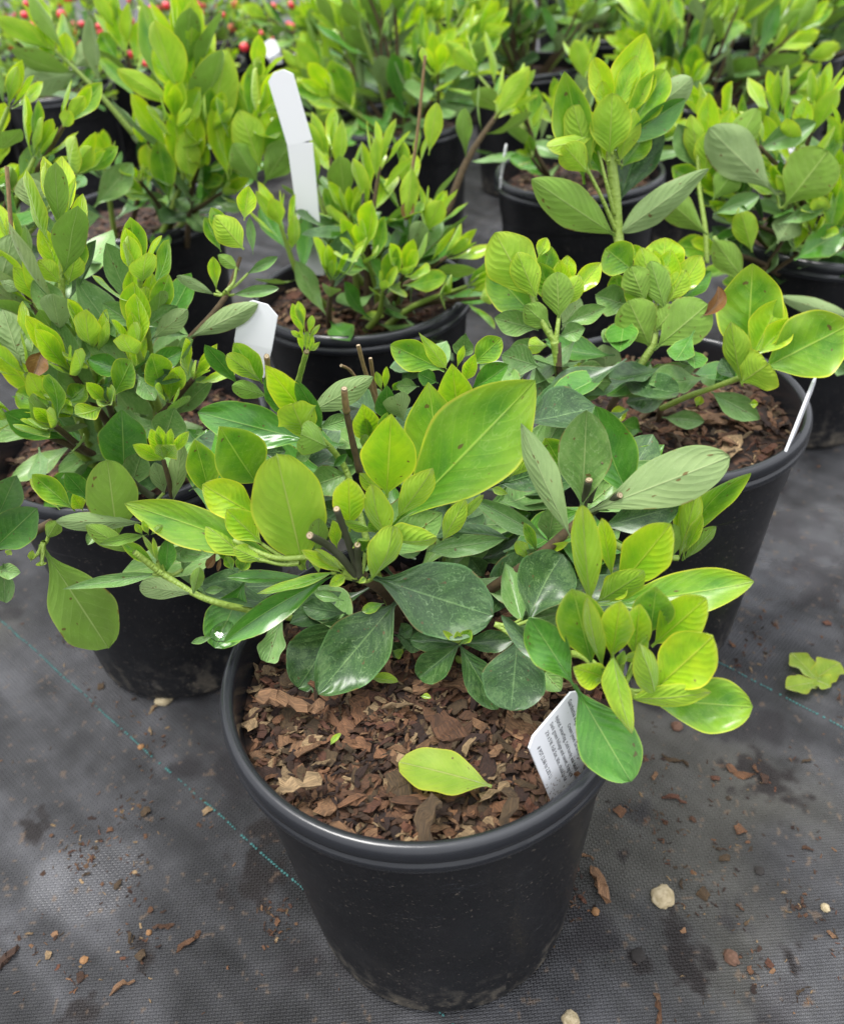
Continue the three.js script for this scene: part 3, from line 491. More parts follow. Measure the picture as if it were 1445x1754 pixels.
leaves(A, ...Z2, [   // low rosette at right
  ['M', 515, 1265, 20.8, 325, 975, 23, 185, { k: 0.6, q: 0.65, c: 0.22, r: -8, nv: 20, nu: 6 }], ['F', 600, 1180, 21, 515, 845, 25, 215, { k: 0.58, q: 0.6, c: 0.16, nv: 20, nu: 6 }], ['YU', 650, 1190, 21.2, 580, 885, 24.8, 85, { r: -30, c: -0.2 }],
  ['Y', 690, 1150, 21.4, 728, 900, 24.8, 150, { k: 0.55, q: 0.66, c: 0.18 }], ['Y', 790, 1150, 21.2, 812, 915, 24.6, 125, { k: 0.55, q: 0.6 }], ['F', 860, 1035, 21.8, 885, 838, 24.6, 185, { k: 0.5, q: 0.75 }],
  ['Y', 880, 1090, 21.6, 1108, 888, 24.4, 195, { k: 0.55, q: 0.6, c: 0.16 }], ['Y', 893, 1280, 21.2, 1138, 1055, 23.8, 250, { k: 0.55, q: 0.58, c: 0.12, nv: 22, nu: 6 }], ['YU', 880, 1320, 21, 808, 1085, 23.8, 120, { r: 20, k: 0.45, q: 0.9 }],
  ['YU', 780, 1330, 20.8, 1128, 1305, 21.8, 100, { r: 32, k: 0.5 }], ['Y', 670, 1245, 21.1, 517, 1195, 22.2, 130, { r: -15, c: 0.35 }], ['YU', 700, 1150, 22.4, 778, 1490, 20.4, 110, { r: -20, tw: 60, k: 0.4, s: 0.05 }],
  ['M', 540, 1300, 20.4, 775, 1700, 17.8, 270, { k: 0.6, q: 0.6, c: 0.08, nv: 22, nu: 6 }], ['F', 850, 1340, 20.4, 1312, 1370, 21, 245, { k: 0.62, q: 0.55, wv: 0.06, r: 8, nv: 22, nu: 6 }], ['F', 640, 915, 21.4, 1318, 815, 22.8, 195, { k: 0.62, q: 0.75, r: -14, nv: 22, nu: 6 }],
  ['Y', 720, 1190, 21.4, 745, 1120, 22.4, 45, { c: 0.4 }], ['Y', 800, 1160, 21.6, 850, 1060, 23, 45, { c: 0.4 }], ['F', 760, 1290, 20.9, 640, 1200, 21.8, 60, {}], ['YU', 730, 1160, 21.4, 830, 1140, 22, 50, {}],
], [735, 1290, 20.7]);
leaves(A, ...Z2, [   // shoots round the three stubs at right
  ['YU', 595, 895, 22, 560, 476, 26.8, 130, { k: 0.55, q: 0.6, r: -10, nv: 20, nu: 5 }], ['Y', 690, 790, 22.6, 645, 535, 25.6, 85, { tw: 25 }], ['Y', 725, 835, 22.4, 950, 560, 25.6, 215, { k: 0.55, q: 0.66, nv: 20, nu: 6 }], ['YU', 630, 900, 22, 832, 768, 24, 130, { r: 22 }], ['Y', 650, 880, 22.2, 760, 800, 23.4, 120, {}],
  ['G', 558, 480, 23.8, 578, 58, 27.6, 235, { k: 0.58, q: 0.56, nv: 22, nu: 6 }], ['M', 760, 430, 23.6, 615, 38, 27, 200, { k: 0.5, r: 20, c: 0.25 }], ['GU', 580, 510, 23.4, 1212, 262, 26, 235, { k: 0.66, q: 0.62, c: -0.08, nv: 24, nu: 6 }], ['D', 650, 575, 23, 985, 480, 24, 170, { k: 0.6, q: 0.6 }], ['GU', 500, 600, 23.6, 288, 115, 27, 130, { k: 0.55, q: 0.9, r: -20 }],
  ['G', 560, 500, 22.4, 700, 380, 23, 140, {}], ['F', 480, 330, 23, 395, 180, 24.6, 140, {}],
  ['Y', 1010, 700, 21.6, 985, 420, 24.2, 75, { c: 0.4 }], ['YU', 990, 700, 21.6, 1065, 412, 24.8, 100, { c: -0.3 }], ['F', 1020, 700, 21.5, 1305, 335, 25, 120, { s: -0.12, tw: 60, c: 0.35, k: 0.6 }], ['MU', 930, 730, 21.4, 960, 560, 23.2, 120, {}], ['Y', 1010, 690, 21.8, 1090, 520, 24, 60, {}], ['MU', 1010, 715, 21.3, 1150, 570, 22.8, 70, { r: 30 }],
], [600, 560, 23]);
stem(A, ...Z2, [[640, 620, 22.8], [820, 700, 21.6], [985, 712, 21.6]], [2, 1.8, 1.6], 'green', 'branch');
leaves(A, ...Z9, [   // low branch at left
  ['GU', 1035, 600, 20.6, 682, 545, 22.2, 140, { k: 0.62, q: 0.6, b: -0.1 }], ['MU', 1030, 600, 20.6, 1075, 425, 22, 90, {}], ['G', 760, 470, 21.4, 180, 568, 22.2, 90, { k: 0.42, q: 0.9, tw: 40, b: -0.06 }], ['G', 820, 330, 21.6, 1130, 345, 22.4, 110, { k: 0.5, b: -0.1 }],
  ['M', 850, 470, 21.2, 870, 230, 22.8, 120, {}], ['G', 960, 450, 21, 1030, 240, 22.4, 100, {}], ['MU', 715, 215, 22.8, 418, 275, 23.6, 70, { wv: 0.18, c: 0.35, jag: 0.1 }], ['YU', 830, 410, 21.6, 700, 215, 23.2, 40, {}], ['Y', 800, 400, 21.8, 770, 230, 23.2, 34, {}], ['F', 790, 420, 21.6, 560, 250, 23, 90, {}],
  ['GU', 700, 135, 22.8, 135, 125, 24, 130, { k: 0.6, q: 0.7, b: -0.06 }], ['G', 400, 160, 22.4, 345, 280, 22, 70, {}], ['MU', 640, 330, 22.2, 330, 150, 24, 130, {}], ['Y', 700, 210, 22.9, 655, 140, 23.6, 50, {}], ['Y', 740, 210, 22.9, 700, 120, 23.8, 44, {}], ['YU', 760, 210, 22.9, 830, 150, 23.6, 50, {}],
  ['X', 1180, 330, 22, 1120, 430, 21.2, 60, { wv: 0.1 }], ['X', 1210, 360, 22, 1190, 450, 21.2, 30, {}], ['F', 1290, 440, 21.4, 1240, 350, 22, 70, {}], ['F', 1330, 450, 21.4, 1400, 360, 22, 80, {}], ['F', 1350, 450, 21.4, 1330, 350, 22.2, 70, {}],
], [830, 460, 21.4]);
leaves(A, ...Z4, [
  ['MU', 645, 765, 22, 590, 345, 26, 270, { k: 0.55, q: 0.55, nv: 20, nu: 6 }], ['M', 685, 410, 22.6, 670, 70, 27, 260, { k: 0.48, q: 0.85, nv: 20, nu: 6 }], ['G', 720, 500, 22.4, 780, 300, 24.6, 150, {}], ['GU', 905, 530, 22.4, 850, 360, 24.4, 95, {}], ['GU', 955, 560, 22.4, 1005, 255, 25, 105, {}],
  ['F', 400, 615, 22, 178, 425, 23.8, 130, { k: 0.6, q: 0.66 }], ['Y', 320, 610, 21.8, 165, 450, 23, 70, { r: 20 }], ['M', 490, 560, 21.8, 360, 415, 23.4, 110, {}], ['Y', 455, 620, 21.8, 400, 535, 22.8, 80, {}], ['G', 900, 250, 22.4, 960, 60, 24.4, 190, {}],
  ['Y', 900, 350, 24.4, 730, 262, 25.8, 85, { c: 0.3 }], ['Y', 890, 330, 24.6, 830, 175, 26.6, 70, {}], ['Y', 905, 320, 24.8, 872, 158, 26.8, 60, {}], ['Y', 920, 320, 24.8, 942, 172, 26.6, 52, {}], ['Y', 930, 320, 24.8, 1040, 190, 26.4, 60, {}], ['Y', 910, 330, 24.6, 965, 265, 26, 110, { c: 0.3 }], ['YU', 900, 340, 24.6, 880, 260, 25.8, 80, {}],
], [760, 620, 22.4]);
stem(A, ...Z4, [[945, 545, 22.4], [930, 460, 23.4], [900, 350, 24.5]], [1.6, 1.5, 1.3], 'brown');
inner(A, POS.A, [[480, 800, 22.5, 3], [545, 880, 20.5, 3], [830, 890, 20.5, 4], [900, 830, 21, 3], [930, 770, 22, 3], [700, 740, 22.5, 3], [610, 690, 22.5, 3], [600, 760, 21.5, 4], [430, 1010, 20, 2], [560, 1040, 18.5, 2], [880, 1000, 19, 3], [780, 960, 19.5, 2], [870, 950, 19, 3], [930, 1060, 18.5, 2], [760, 1070, 17.8, 2], [660, 900, 20.5, 3], [960, 960, 20, 2], [1080, 850, 21.5, 2], [720, 620, 23.5, 2], [850, 640, 23.5, 3], [420, 760, 22.5, 3], [350, 800, 22, 3], [300, 780, 22.5, 2], [1000, 1010, 19.6, 2], [330, 960, 20.5, 2]], ['D', 'G', 'D', 'M', 'G'], 1);
inner(A, POS.A, [[640, 930, 20.5, 2], [760, 900, 20.5, 3], [680, 800, 21.5, 3], [1000, 930, 20.5, 3], [930, 900, 20.5, 3], [520, 760, 22.5, 3], [960, 690, 23, 2], [1090, 800, 22, 2]], ['M', 'G', 'D'], 1.05);
// water lying in the cupped leaf over the rim at left
{
  const g = new THREE.SphereGeometry(1, 20, 10), c = at(378, 1078, 18.75); g.scale(0.0052, 0.0011, 0.0062); g.rotateY(0.5); g.rotateX(0.25); g.translate(...c.toArray());
  const w = mesh('water_drop', g, new THREE.MeshPhysicalMaterial({ color: 0xffffff, roughness: 0.03, transmission: 1, thickness: 0.002, ior: 1.33 }), A);
}

// ------------------------------------------------------------------ printed label in the front pot
function plate(parent, name, origin, ex, ey, shape, depth, mat, uvOf) {   // a thin plastic plate with rounded edges
  const g = new THREE.ExtrudeGeometry(shape, { depth, bevelEnabled: true, bevelThickness: depth * 0.3, bevelSize: depth * 0.3, bevelSegments: 2, steps: 1, curveSegments: 8 });
  const p = g.attributes.position, uv = g.attributes.uv; for (let i = 0; i < p.count; i++) uv.setXY(i, ...uvOf(p.getX(i), p.getY(i)));
  const x = ex.clone().normalize(), y = ey.clone().addScaledVector(x, -ey.dot(x)).normalize(), z = x.clone().cross(y);
  g.applyMatrix4(new THREE.Matrix4().makeBasis(x, y, z).setPosition(origin)); return mesh(name, g, mat, parent);
}
const plastic = new THREE.MeshPhysicalMaterial({ color: new THREE.Color(0.62, 0.62, 0.64), roughness: 0.42, specularIntensity: 0.6 });
{
  const a = at(963, 1168, 20.2), b = at(901, 1272, 19.2), c = at(944, 1374, 15.5), d = at(1018, 1290, 15.8);
  const len = 0.05, wid = 0.027, cv = document.createElement('canvas'); cv.width = 1024; cv.height = 446; const x = cv.getContext('2d');
  x.fillStyle = '#eeeef0'; x.fillRect(0, 0, 1024, 446); x.fillStyle = '#15151a'; x.textAlign = 'center';
  const cx = 400;
  x.font = 'bold 44px sans-serif'; x.fillText("Gardenia augusta 'Crown Jewel' PP", cx + 10, 92);
  x.font = 'bold 37px sans-serif'; x.fillText('Crown Jewel Gardenia', cx + 40, 152); x.fillText('Hybrid. Dwarfing. Cold hardy and small', cx, 214); x.fillText('Dark green foliage and sweet, fragrant', cx, 264); x.fillText("2'H x 5'W. Full Sun, Min. shade to 6a", cx, 314);
  x.font = 'bold 40px sans-serif'; x.fillText('# POT (2.66 to 2.83 L)', cx - 70, 404);
  R = rng(88); for (let i = 0; i < 70; i++) { x.fillStyle = `rgba(${90 + R() * 40},${70 + R() * 30},50,${0.1 + R() * 0.35})`; x.beginPath(); x.ellipse(R() * 1024, R() * 446, 1 + R() * 4, 1 + R() * 3, R() * 3, 0, 6.3); x.fill(); }
  for (let i = 0; i < 160; i++) { const q = 585 + R() * R() * -90 + R() * 300; x.fillStyle = `rgba(66,46,34,${0.25 + R() * 0.5})`; x.beginPath(); x.ellipse(q, R() * 446, 3 + R() * 9, 2 + R() * 6, R() * 3, 0, 6.3); x.fill(); }
  const t = new THREE.CanvasTexture(cv); t.colorSpace = THREE.SRGBColorSpace; t.flipY = true;
  const s = new THREE.Shape(); s.moveTo(0.0028, 0); s.lineTo(len, 0); s.lineTo(len, wid); s.lineTo(0.0028, wid); s.lineTo(0, wid - 0.0028); s.lineTo(0, 0.0032); s.lineTo(0.0028, 0);
  const o = thing('plant_label', 'white plastic plant label with black print stuck in the bark at the front pot rim', 'plant label', c.toArray());
  plate(o, 'printed_plate', b, c.clone().sub(b), d.clone().sub(c), s, 0.0005, new THREE.MeshPhysicalMaterial({ map: t, color: new THREE.Color(0.86, 0.86, 0.87), roughness: 0.45, specularIntensity: 0.5 }), (u, v) => [u / len, v / wid]);
}

// ------------------------------------------------------------------ gardenia in the pot behind at right
R = rng(701);
const P = thing('gardenia_plant', 'gardenia in the pot behind at right, upright bright shoots and one brown curled leaf', 'plant', [POS.R[0], 0.152, POS.R[1]], 'gardenia plants');
const rootR = V(POS.R[0] - 0.02, 0.152, POS.R[1] + 0.005);
stem(P, ...Z5, [[318, 815, -36], [318, 660, -36.5], [310, 480, -37]], [2.4, 2.4, 2.6], 'brown'); stem(P, ...Z5, [[318, 680, -36.4], [312, 570, -36.8], [298, 470, -37]], [2.5, 2.7, 2.9], 'green');
stem(P, ...Z5, [[300, 480, -37], [240, 380, -37.4], [200, 270, -38]], [2.2, 1.9, 1.4]); stem(P, ...Z5, [[302, 480, -37], [312, 410, -37.4], [318, 350, -38]], [1.8, 1.5, 1.1]); stem(P, ...Z5, [[295, 480, -37], [270, 400, -38], [235, 330, -38.6]], [1.8, 1.4, 1.1]);
stem(P, ...Z5, [rootR, [520, 740, -39], [600, 620, -39.4], [690, 490, -40]], [3.2, 3, 2.9, 2.6], 'brown'); stem(P, ...Z5, [[590, 640, -39.2], [650, 550, -39.6], [690, 480, -39.9], [700, 330, -41]], [2.9, 2.9, 2.8, 2.0]);
stem(P, ...Z5, [[720, 740, -41], [830, 690, -40], [930, 655, -39.4], [1040, 615, -38.6]], [2.4, 2.3, 2.2, 2.2]);
stem(P, ...Z5, [rootR, [700, 790, -41.5], [720, 740, -41]], [3.4, 3, 2.6], 'brown', 'trunk'); stem(P, ...Z5, [rootR, [800, 640, -43], [900, 520, -44]], [2.6, 2.4, 2], 'brown');
leaves(P, ...Z5, [
  ['YU', 200, 285, -38, 62, 42, -38.6, 185, { full: 1.16, k: 0.55, q: 0.7 }], ['F', 215, 375, -38, 38, 185, -39.4, 145, { full: 1.16, k: 0.55, q: 0.6, r: -10 }], ['F', 240, 275, -39, 285, 95, -39.6, 85, { full: 1.16, r: 15 }], ['Y', 235, 140, -39.4, 268, 62, -39.8, 50, { full: 1.16 }], ['MU', 315, 375, -37.6, 308, 198, -38.2, 112, { full: 1.16, k: 0.55, q: 0.55 }], ['Y', 345, 260, -39, 350, 132, -39.6, 66, { full: 1.16 }], ['Y', 370, 295, -38.4, 482, 160, -39.2, 78, { full: 1.16, q: 0.9 }],
  ['G', 225, 425, -38, 60, 380, -37.6, 92, { full: 1.16 }], ['YU', 270, 490, -37, 195, 490, -36, 60, { full: 1.16 }], ['G', 338, 402, -37.6, 502, 338, -37.4, 70, { full: 1.16, b: -0.08 }], ['M', 300, 300, -39.6, 330, 180, -40.2, 70, { full: 1.16 }], ['GU', 330, 420, -38.4, 400, 300, -39.2, 80, { full: 1.16 }],
  ['F', 610, 195, -41.6, 500, 105, -42, 130, { full: 1.16, k: 0.6, q: 0.5 }], ['Y', 650, 170, -42, 610, 90, -42.4, 50, { full: 1.16 }], ['Y', 720, 225, -41.6, 738, 62, -42.6, 145, { full: 1.16, k: 0.55, q: 0.62 }], ['MU', 655, 315, -40.6, 600, 175, -41.2, 105, { full: 1.16, q: 0.6 }], ['MU', 735, 345, -40.4, 678, 155, -41.2, 95, { full: 1.16, q: 0.6 }], ['Y', 760, 240, -41.4, 790, 95, -42.2, 60, { full: 1.16 }], ['Y', 770, 305, -40.8, 880, 132, -41.6, 95, { full: 1.16, k: 0.6 }], ['YU', 740, 260, -41, 730, 170, -41.6, 60, { full: 1.16 }], ['M', 800, 310, -41.4, 918, 195, -42, 65, { full: 1.16, r: 15 }],
  ['G', 600, 335, -41.6, 460, 290, -42, 110, { full: 1.16 }], ['G', 560, 300, -42.4, 480, 330, -42, 80, { full: 1.16 }], ['MU', 672, 490, -39.8, 590, 312, -40.2, 150, { full: 1.16, k: 0.6, q: 0.55, r: 10 }], ['MU', 705, 495, -39.6, 905, 325, -39.6, 165, { full: 1.16, k: 0.62, q: 0.5 }], ['F', 560, 330, -41.8, 540, 200, -42.4, 70, { full: 1.16 }], ['Y', 800, 300, -41.6, 770, 180, -42.2, 70, { full: 1.16 }],
  ['X', 880, 370, -39.4, 945, 255, -39.6, 55, { full: 1.16, c: 0.4, tw: 60, s: 0.2 }],
  ['G', 335, 625, -36.4, 525, 635, -36, 145, { full: 1.16, k: 0.55, q: 0.9, b: -0.1 }], ['D', 430, 720, -36.6, 330, 700, -36, 110, { full: 1.16 }], ['G', 575, 690, -38.8, 872, 556, -38.6, 95, { full: 1.16, k: 0.5 }], ['D', 745, 690, -40, 582, 715, -39.4, 95, { full: 1.16, k: 0.55 }], ['G', 735, 775, -40.6, 892, 790, -40, 66, { full: 1.16 }], ['G', 930, 680, -39.4, 1112, 782, -38.8, 88, { full: 1.16, k: 0.5, q: 0.85 }], ['GU', 505, 640, -39, 492, 485, -39.6, 115, { full: 1.16 }], ['GU', 445, 520, -40, 300, 545, -39.6, 105, { full: 1.16 }],
  ['G', 225, 575, -36.6, 300, 840, -35.6, 95, { full: 1.16, q: 0.8 }], ['G', 600, 620, -40, 680, 560, -40.6, 80, { full: 1.16 }], ['M', 640, 620, -41, 760, 600, -41.4, 80, { full: 1.16 }], ['G', 880, 560, -42, 960, 640, -41, 90, { full: 1.16 }], ['G', 250, 470, -38, 110, 520, -37, 60, { full: 1.16 }], ['Y', 510, 780, -37.4, 585, 745, -37.6, 55, { full: 1.16 }], ['F', 400, 610, -38, 440, 565, -38.4, 45, { full: 1.16 }], ['Y', 400, 590, -38.2, 385, 560, -38.6, 30, { full: 1.16 }], ['M', 640, 830, -38, 560, 800, -37.4, 80, { full: 1.16 }],
  ['F', 1060, 540, -39.4, 1082, 164, -40.6, 225, { full: 1.16, k: 0.52, q: 0.72, nv: 20, nu: 6 }], ['Y', 1085, 520, -38.8, 1196, 305, -39.6, 130, { full: 1.16, k: 0.55, q: 0.75 }], ['Y', 1105, 525, -38.4, 1242, 382, -38.8, 95, { full: 1.16, q: 0.9, r: 10 }], ['YU', 1040, 635, -38.2, 996, 395, -38.6, 95, { full: 1.16, r: -20, q: 0.95 }], ['YU', 1040, 635, -38, 1145, 560, -37, 170, { full: 1.16, k: 0.6, q: 0.45 }], ['F', 1140, 575, -38.2, 1470, 405, -37.6, 235, { full: 1.16, k: 0.55, q: 0.55, r: 8, nv: 22, nu: 6 }], ['M', 930, 650, -39.6, 1015, 575, -40, 75, { full: 1.16 }],
  ['D', 1010, 620, -39, 960, 540, -40, 70, { full: 1.16 }], ['Y', 860, 730, -39.8, 880, 690, -40, 34, { full: 1.16 }], ['Y', 1070, 720, -38.6, 1105, 720, -38.4, 30, { full: 1.16 }],
], [700, 480, -40]);
// its tall shoot at the back
stem(P, ...Z8, [[612, 930, -48.5], [605, 880, -49], [592, 720, -49.8], [580, 570, -50.4], [600, 420, -51]], [3.6, 4.2, 4.6, 3.8, 2]); stem(P, ...Z8, [[595, 860, -49], [545, 740, -49.2], [480, 610, -49.6]], [1.8, 1.5, 1.2]); stem(P, ...Z8, [[590, 800, -49.2], [560, 680, -49.4], [530, 560, -50]], [1.6, 1.4, 1.2]);
leaves(P, ...Z8, [
  ['F', 475, 660, -49.8, 405, 265, -50.4, 150, { k: 0.55, q: 0.85, r: -15 }], ['YU', 500, 610, -49.6, 435, 390, -50, 120, { q: 0.5, jag: 0.05 }], ['YU', 525, 490, -49.8, 338, 545, -48, 70, { r: 25, b: -0.1 }], ['YU', 490, 640, -49, 400, 540, -48.4, 110, { q: 0.7 }], ['Y', 575, 425, -50.8, 515, 212, -51.4, 90, { q: 0.6 }], ['Y', 590, 485, -50.8, 705, 122, -51.8, 165, { k: 0.52, q: 0.75 }], ['Y', 600, 420, -51, 672, 205, -51.6, 85, {}], ['YU', 572, 565, -49.6, 582, 345, -49.8, 150, { k: 0.5, q: 0.6, c: 0.15 }],
  ['F', 630, 510, -50.4, 782, 258, -51.2, 130, { k: 0.6, q: 0.5, jag: 0.06 }], ['M', 605, 545, -50, 855, 368, -50.4, 100, { r: 25 }], ['GU', 735, 410, -51.6, 880, 290, -51.4, 105, { q: 0.55 }], ['D', 610, 745, -50.6, 722, 420, -52, 185, { k: 0.6, q: 0.5 }], ['MU', 580, 868, -48.8, 282, 668, -47.6, 150, { k: 0.55, q: 0.75 }], ['GU', 620, 860, -49, 942, 628, -48.4, 110, { k: 0.4, b: 0.08, tw: 30 }], ['Y', 560, 600, -50, 470, 400, -50.4, 90, {}], ['YU', 610, 600, -49.8, 660, 400, -50.2, 100, {}], ['F', 620, 620, -50.2, 720, 480, -50.4, 100, {}], ['F', 540, 640, -50, 440, 500, -50.2, 110, {}], ['Y', 585, 560, -50.4, 540, 380, -50.8, 90, {}], ['Y', 555, 430, -50.8, 545, 300, -51.2, 60, {}], ['Y', 640, 430, -50.8, 740, 250, -51.4, 80, {}],
], [590, 560, -50.4]);

// ------------------------------------------------------------------ the other near gardenias, shoot by shoot
function plantAt(p, label, group = 'gardenia plants') { return thing('gardenia_plant', label, 'plant', [p[0], 0.152, p[1]], group); }
function shoots(pl, p, rows, def = {}, spread = 0.035) {   // rows: tip pixel, upright plane z, options, optional base pixel
  for (const [x, y, z, o = {}] of rows) {
    const T = at(x, y, z), B = o.base ? at(...o.base) : V(p[0] + rr(-1, 1) * spread, 0.152, p[1] + rr(-1, 1) * spread).lerp(V(T.x, 0.152, T.z), 0.3);
    shoot(pl, B, T, { pairs: Math.max(3, Math.round(B.distanceTo(T) / 0.024)), ...def, ...o });
  }
}
R = rng(811);
const PL = plantAt(POS.L, 'bushy gardenia in the left pot, many grey-green leaves and bright tips, reddish leaf low');
shoots(PL, POS.L, [[105, 395, -40, { pairs: 7 }], [240, 480, -38, { pairs: 6, bright: 0.4 }], [236, 600, -36, { pairs: 3, len: 0.04, young: 0.3 }], [60, 520, -41, { pairs: 6 }], [45, 640, -37, { bright: 0.8, young: 0.9, pairs: 3 }], [160, 600, -37], [330, 650, -35.5, { pairs: 2, len: 0.028 }], [125, 640, -36, { bright: 0.8, young: 0.8, pairs: 3 }], [20, 460, -42, { pairs: 6 }], [290, 690, -35, { pairs: 3, young: 0.1, bright: 0.1, len: 0.038 }], [185, 690, -35, { pairs: 3, young: 0.2, bright: 0.1, len: 0.036 }], [95, 730, -34, { pairs: 3, young: 0.3, bright: 0.2, len: 0.036 }], [20, 720, -35, { pairs: 3, young: 0.3 }]], { len: 0.042, young: 0.2, bright: 0.6 });
inner(PL, POS.L, [[60, 600, 19, 2], [140, 560, 21, 2], [220, 560, 21, 2], [200, 660, 19, 2], [120, 690, 18, 2], [290, 740, 18, 2], [60, 480, 23, 2], [160, 430, 25, 2], [30, 380, 26, 2], [110, 330, 27, 2], [270, 520, 22, 2], [60, 790, 18, 2], [180, 760, 18, 2]], ['G', 'G', 'M', 'D', 'G'], 0.95);
stem(PL, 0, 0, 1, [[265, 640, -38], [330, 575, -39], [385, 510, -40], [412, 440, -41]], [2.6, 2.3, 2.0, 1.3], 'brown');
leaves(PL, 180, 320, 0.2076, [
  ['Y', 1150, 260, -41.6, 1185, -10, -42, 165, { k: 0.55, q: 0.8 }], ['F', 1040, 470, -41, 875, 170, -41.6, 150, { q: 0.7 }], ['YU', 1130, 500, -40.6, 905, 235, -41, 240, { k: 0.5, q: 0.66 }], ['F', 950, 520, -41, 822, 250, -41.4, 120, {}], ['Y', 920, 870, -40.2, 890, 575, -40.6, 110, { k: 0.7 }], ['GU', 905, 890, -40, 590, 735, -39.4, 90, { k: 0.6, q: 0.55 }], ['G', 1060, 890, -40.2, 1435, 835, -40.6, 100, { k: 0.55, q: 0.6 }], ['GU', 700, 1240, -38.6, 1265, 965, -38.8, 190, { k: 0.6, q: 0.7 }],
  ['MU', 1100, 680, -40.6, 930, 560, -41, 110, {}], ['G', 1170, 720, -40.8, 1425, 575, -41, 90, {}], ['G', 660, 1220, -38.4, 410, 1180, -38, 80, {}], ['G', 1220, 540, -42.4, 1190, 250, -43, 80, {}],
  ['M', 330, 1530, -35.6, 650, 1340, -36.4, 190, { k: 0.55, q: 0.55 }], ['M', 200, 1540, -35.6, -140, 1420, -35.8, 190, {}], ['Y', 265, 1520, -36, 170, 1260, -36.6, 70, {}], ['Y', 265, 1520, -36, 340, 1240, -36.6, 70, {}], ['Y', 265, 1500, -36, 255, 1300, -36.6, 110, {}], ['G', 280, 1560, -35, 420, 1760, -34, 190, {}], ['D', 330, 1550, -35, 640, 1580, -34.6, 130, {}],
], [1000, 860, -40]);
leaves(PL, 0, 150, 0.3477, [['X', 210, 1300, -36.6, 160, 1425, -36, 105, { k: 0.5 }], ['GU', 0, 950, -40, 90, 1000, -40, 60, {}]]);
stem(PL, 0, 0, 1, [[36, 560, -41], [22, 420, -42], [12, 285, -43]], [1.6, 1.5, 1.4], 'tan');

R = rng(823);
const PB = plantAt(POS.B, 'low gardenia in the middle pot behind, sprawling bright shoots and one dead brown stalk');
shoots(PB, POS.B, [[620, 435, -56, { pairs: 5, bright: 0.8, len: 0.045 }], [650, 285, -63, { pairs: 6, bright: 0.8, young: 0.8 }], [735, 385, -60, { pairs: 5 }], [825, 510, -54, { pairs: 4, bright: 0.9, young: 0.8 }], [565, 270, -66, { pairs: 5 }], [480, 385, -58, { pairs: 4, from: 0.5 }], [765, 440, -57, { pairs: 4 }], [690, 470, -55, { pairs: 4 }], [570, 480, -54, { pairs: 3, young: 0.1 }], [655, 500, -53.5, { pairs: 2, len: 0.035, young: 0.2 }], [800, 490, -55, { pairs: 3, len: 0.035 }], [600, 370, -62, { pairs: 4 }], [700, 300, -64, { pairs: 4 }], [540, 320, -64, { pairs: 3 }]]);
stem(PB, 0, 0, 1, [[695, 350, -60], [712, 250, -60.5], [728, 95, -61]], [2.0, 1.5, 1.3], 'tan', 'dead_stalk'); leaves(PB, 0, 0, 1, [['YU', 705, 290, -59.6, 697, 372, -59, 34, { k: 0.45 }], ['X', 703, 335, -59.4, 694, 378, -58.9, 24, {}], ['YU', 728, 110, -61, 722, 80, -61.4, 14, {}], ['YU', 735, 260, -61, 748, 175, -61.4, 32, {}]]);
stub(PB, 0, 0, 1, [[617, 400, -60], [620, 360, -60.4], [622, 332, -60.8]], 1.9, 'dark');

R = rng(829);
const PC = plantAt(POS.C, 'tall gardenia at left behind, large yellow-green leaf cluster at its top');
shoots(PC, POS.C, [[320, 120, -74, { pairs: 5, len: 0.075, bright: 1, young: 0.9, base: [270, 420, -76], from: 0.55 }], [300, 215, -71, { pairs: 5, len: 0.05, bright: 0.9, young: 0.8 }], [360, 220, -71, { pairs: 4, bright: 0.9, young: 0.8, len: 0.045 }], [445, 195, -69, { pairs: 5, len: 0.055, bright: 0.8, young: 0.7 }], [240, 310, -71, { pairs: 4 }], [95, 85, -80, { pairs: 4, bright: 0.8, young: 0.7, base: [230, 230, -79], from: 0.5, len: 0.055 }], [200, 50, -86, { pairs: 5, bright: 0.9, young: 0.8, len: 0.05 }], [440, 140, -76, { pairs: 4, bright: 0.8 }], [180, 290, -76, { pairs: 4, young: 0.2 }], [380, 330, -72, { pairs: 4, young: 0.2 }], [330, 290, -72, { pairs: 4, young: 0.3 }], [255, 240, -76, { pairs: 4 }]]);
leaves(PC, 0, 0, 1, [['Y', 330, 165, -73, 262, 82, -74, 44, { k: 0.6 }], ['YU', 345, 185, -72.6, 385, 85, -73, 60, { k: 0.55, q: 0.8 }], ['GU', 130, 125, -80, 30, 145, -78, 50, { q: 0.6 }], ['GU', 275, 235, -74, 240, 180, -75, 50, {}], ['YU', 270, 160, -75, 200, 122, -75, 26, {}], ['G', 45, 280, -66, 130, 345, -64, 55, {}], ['G', 165, 350, -68, 228, 280, -69, 46, {}]]);

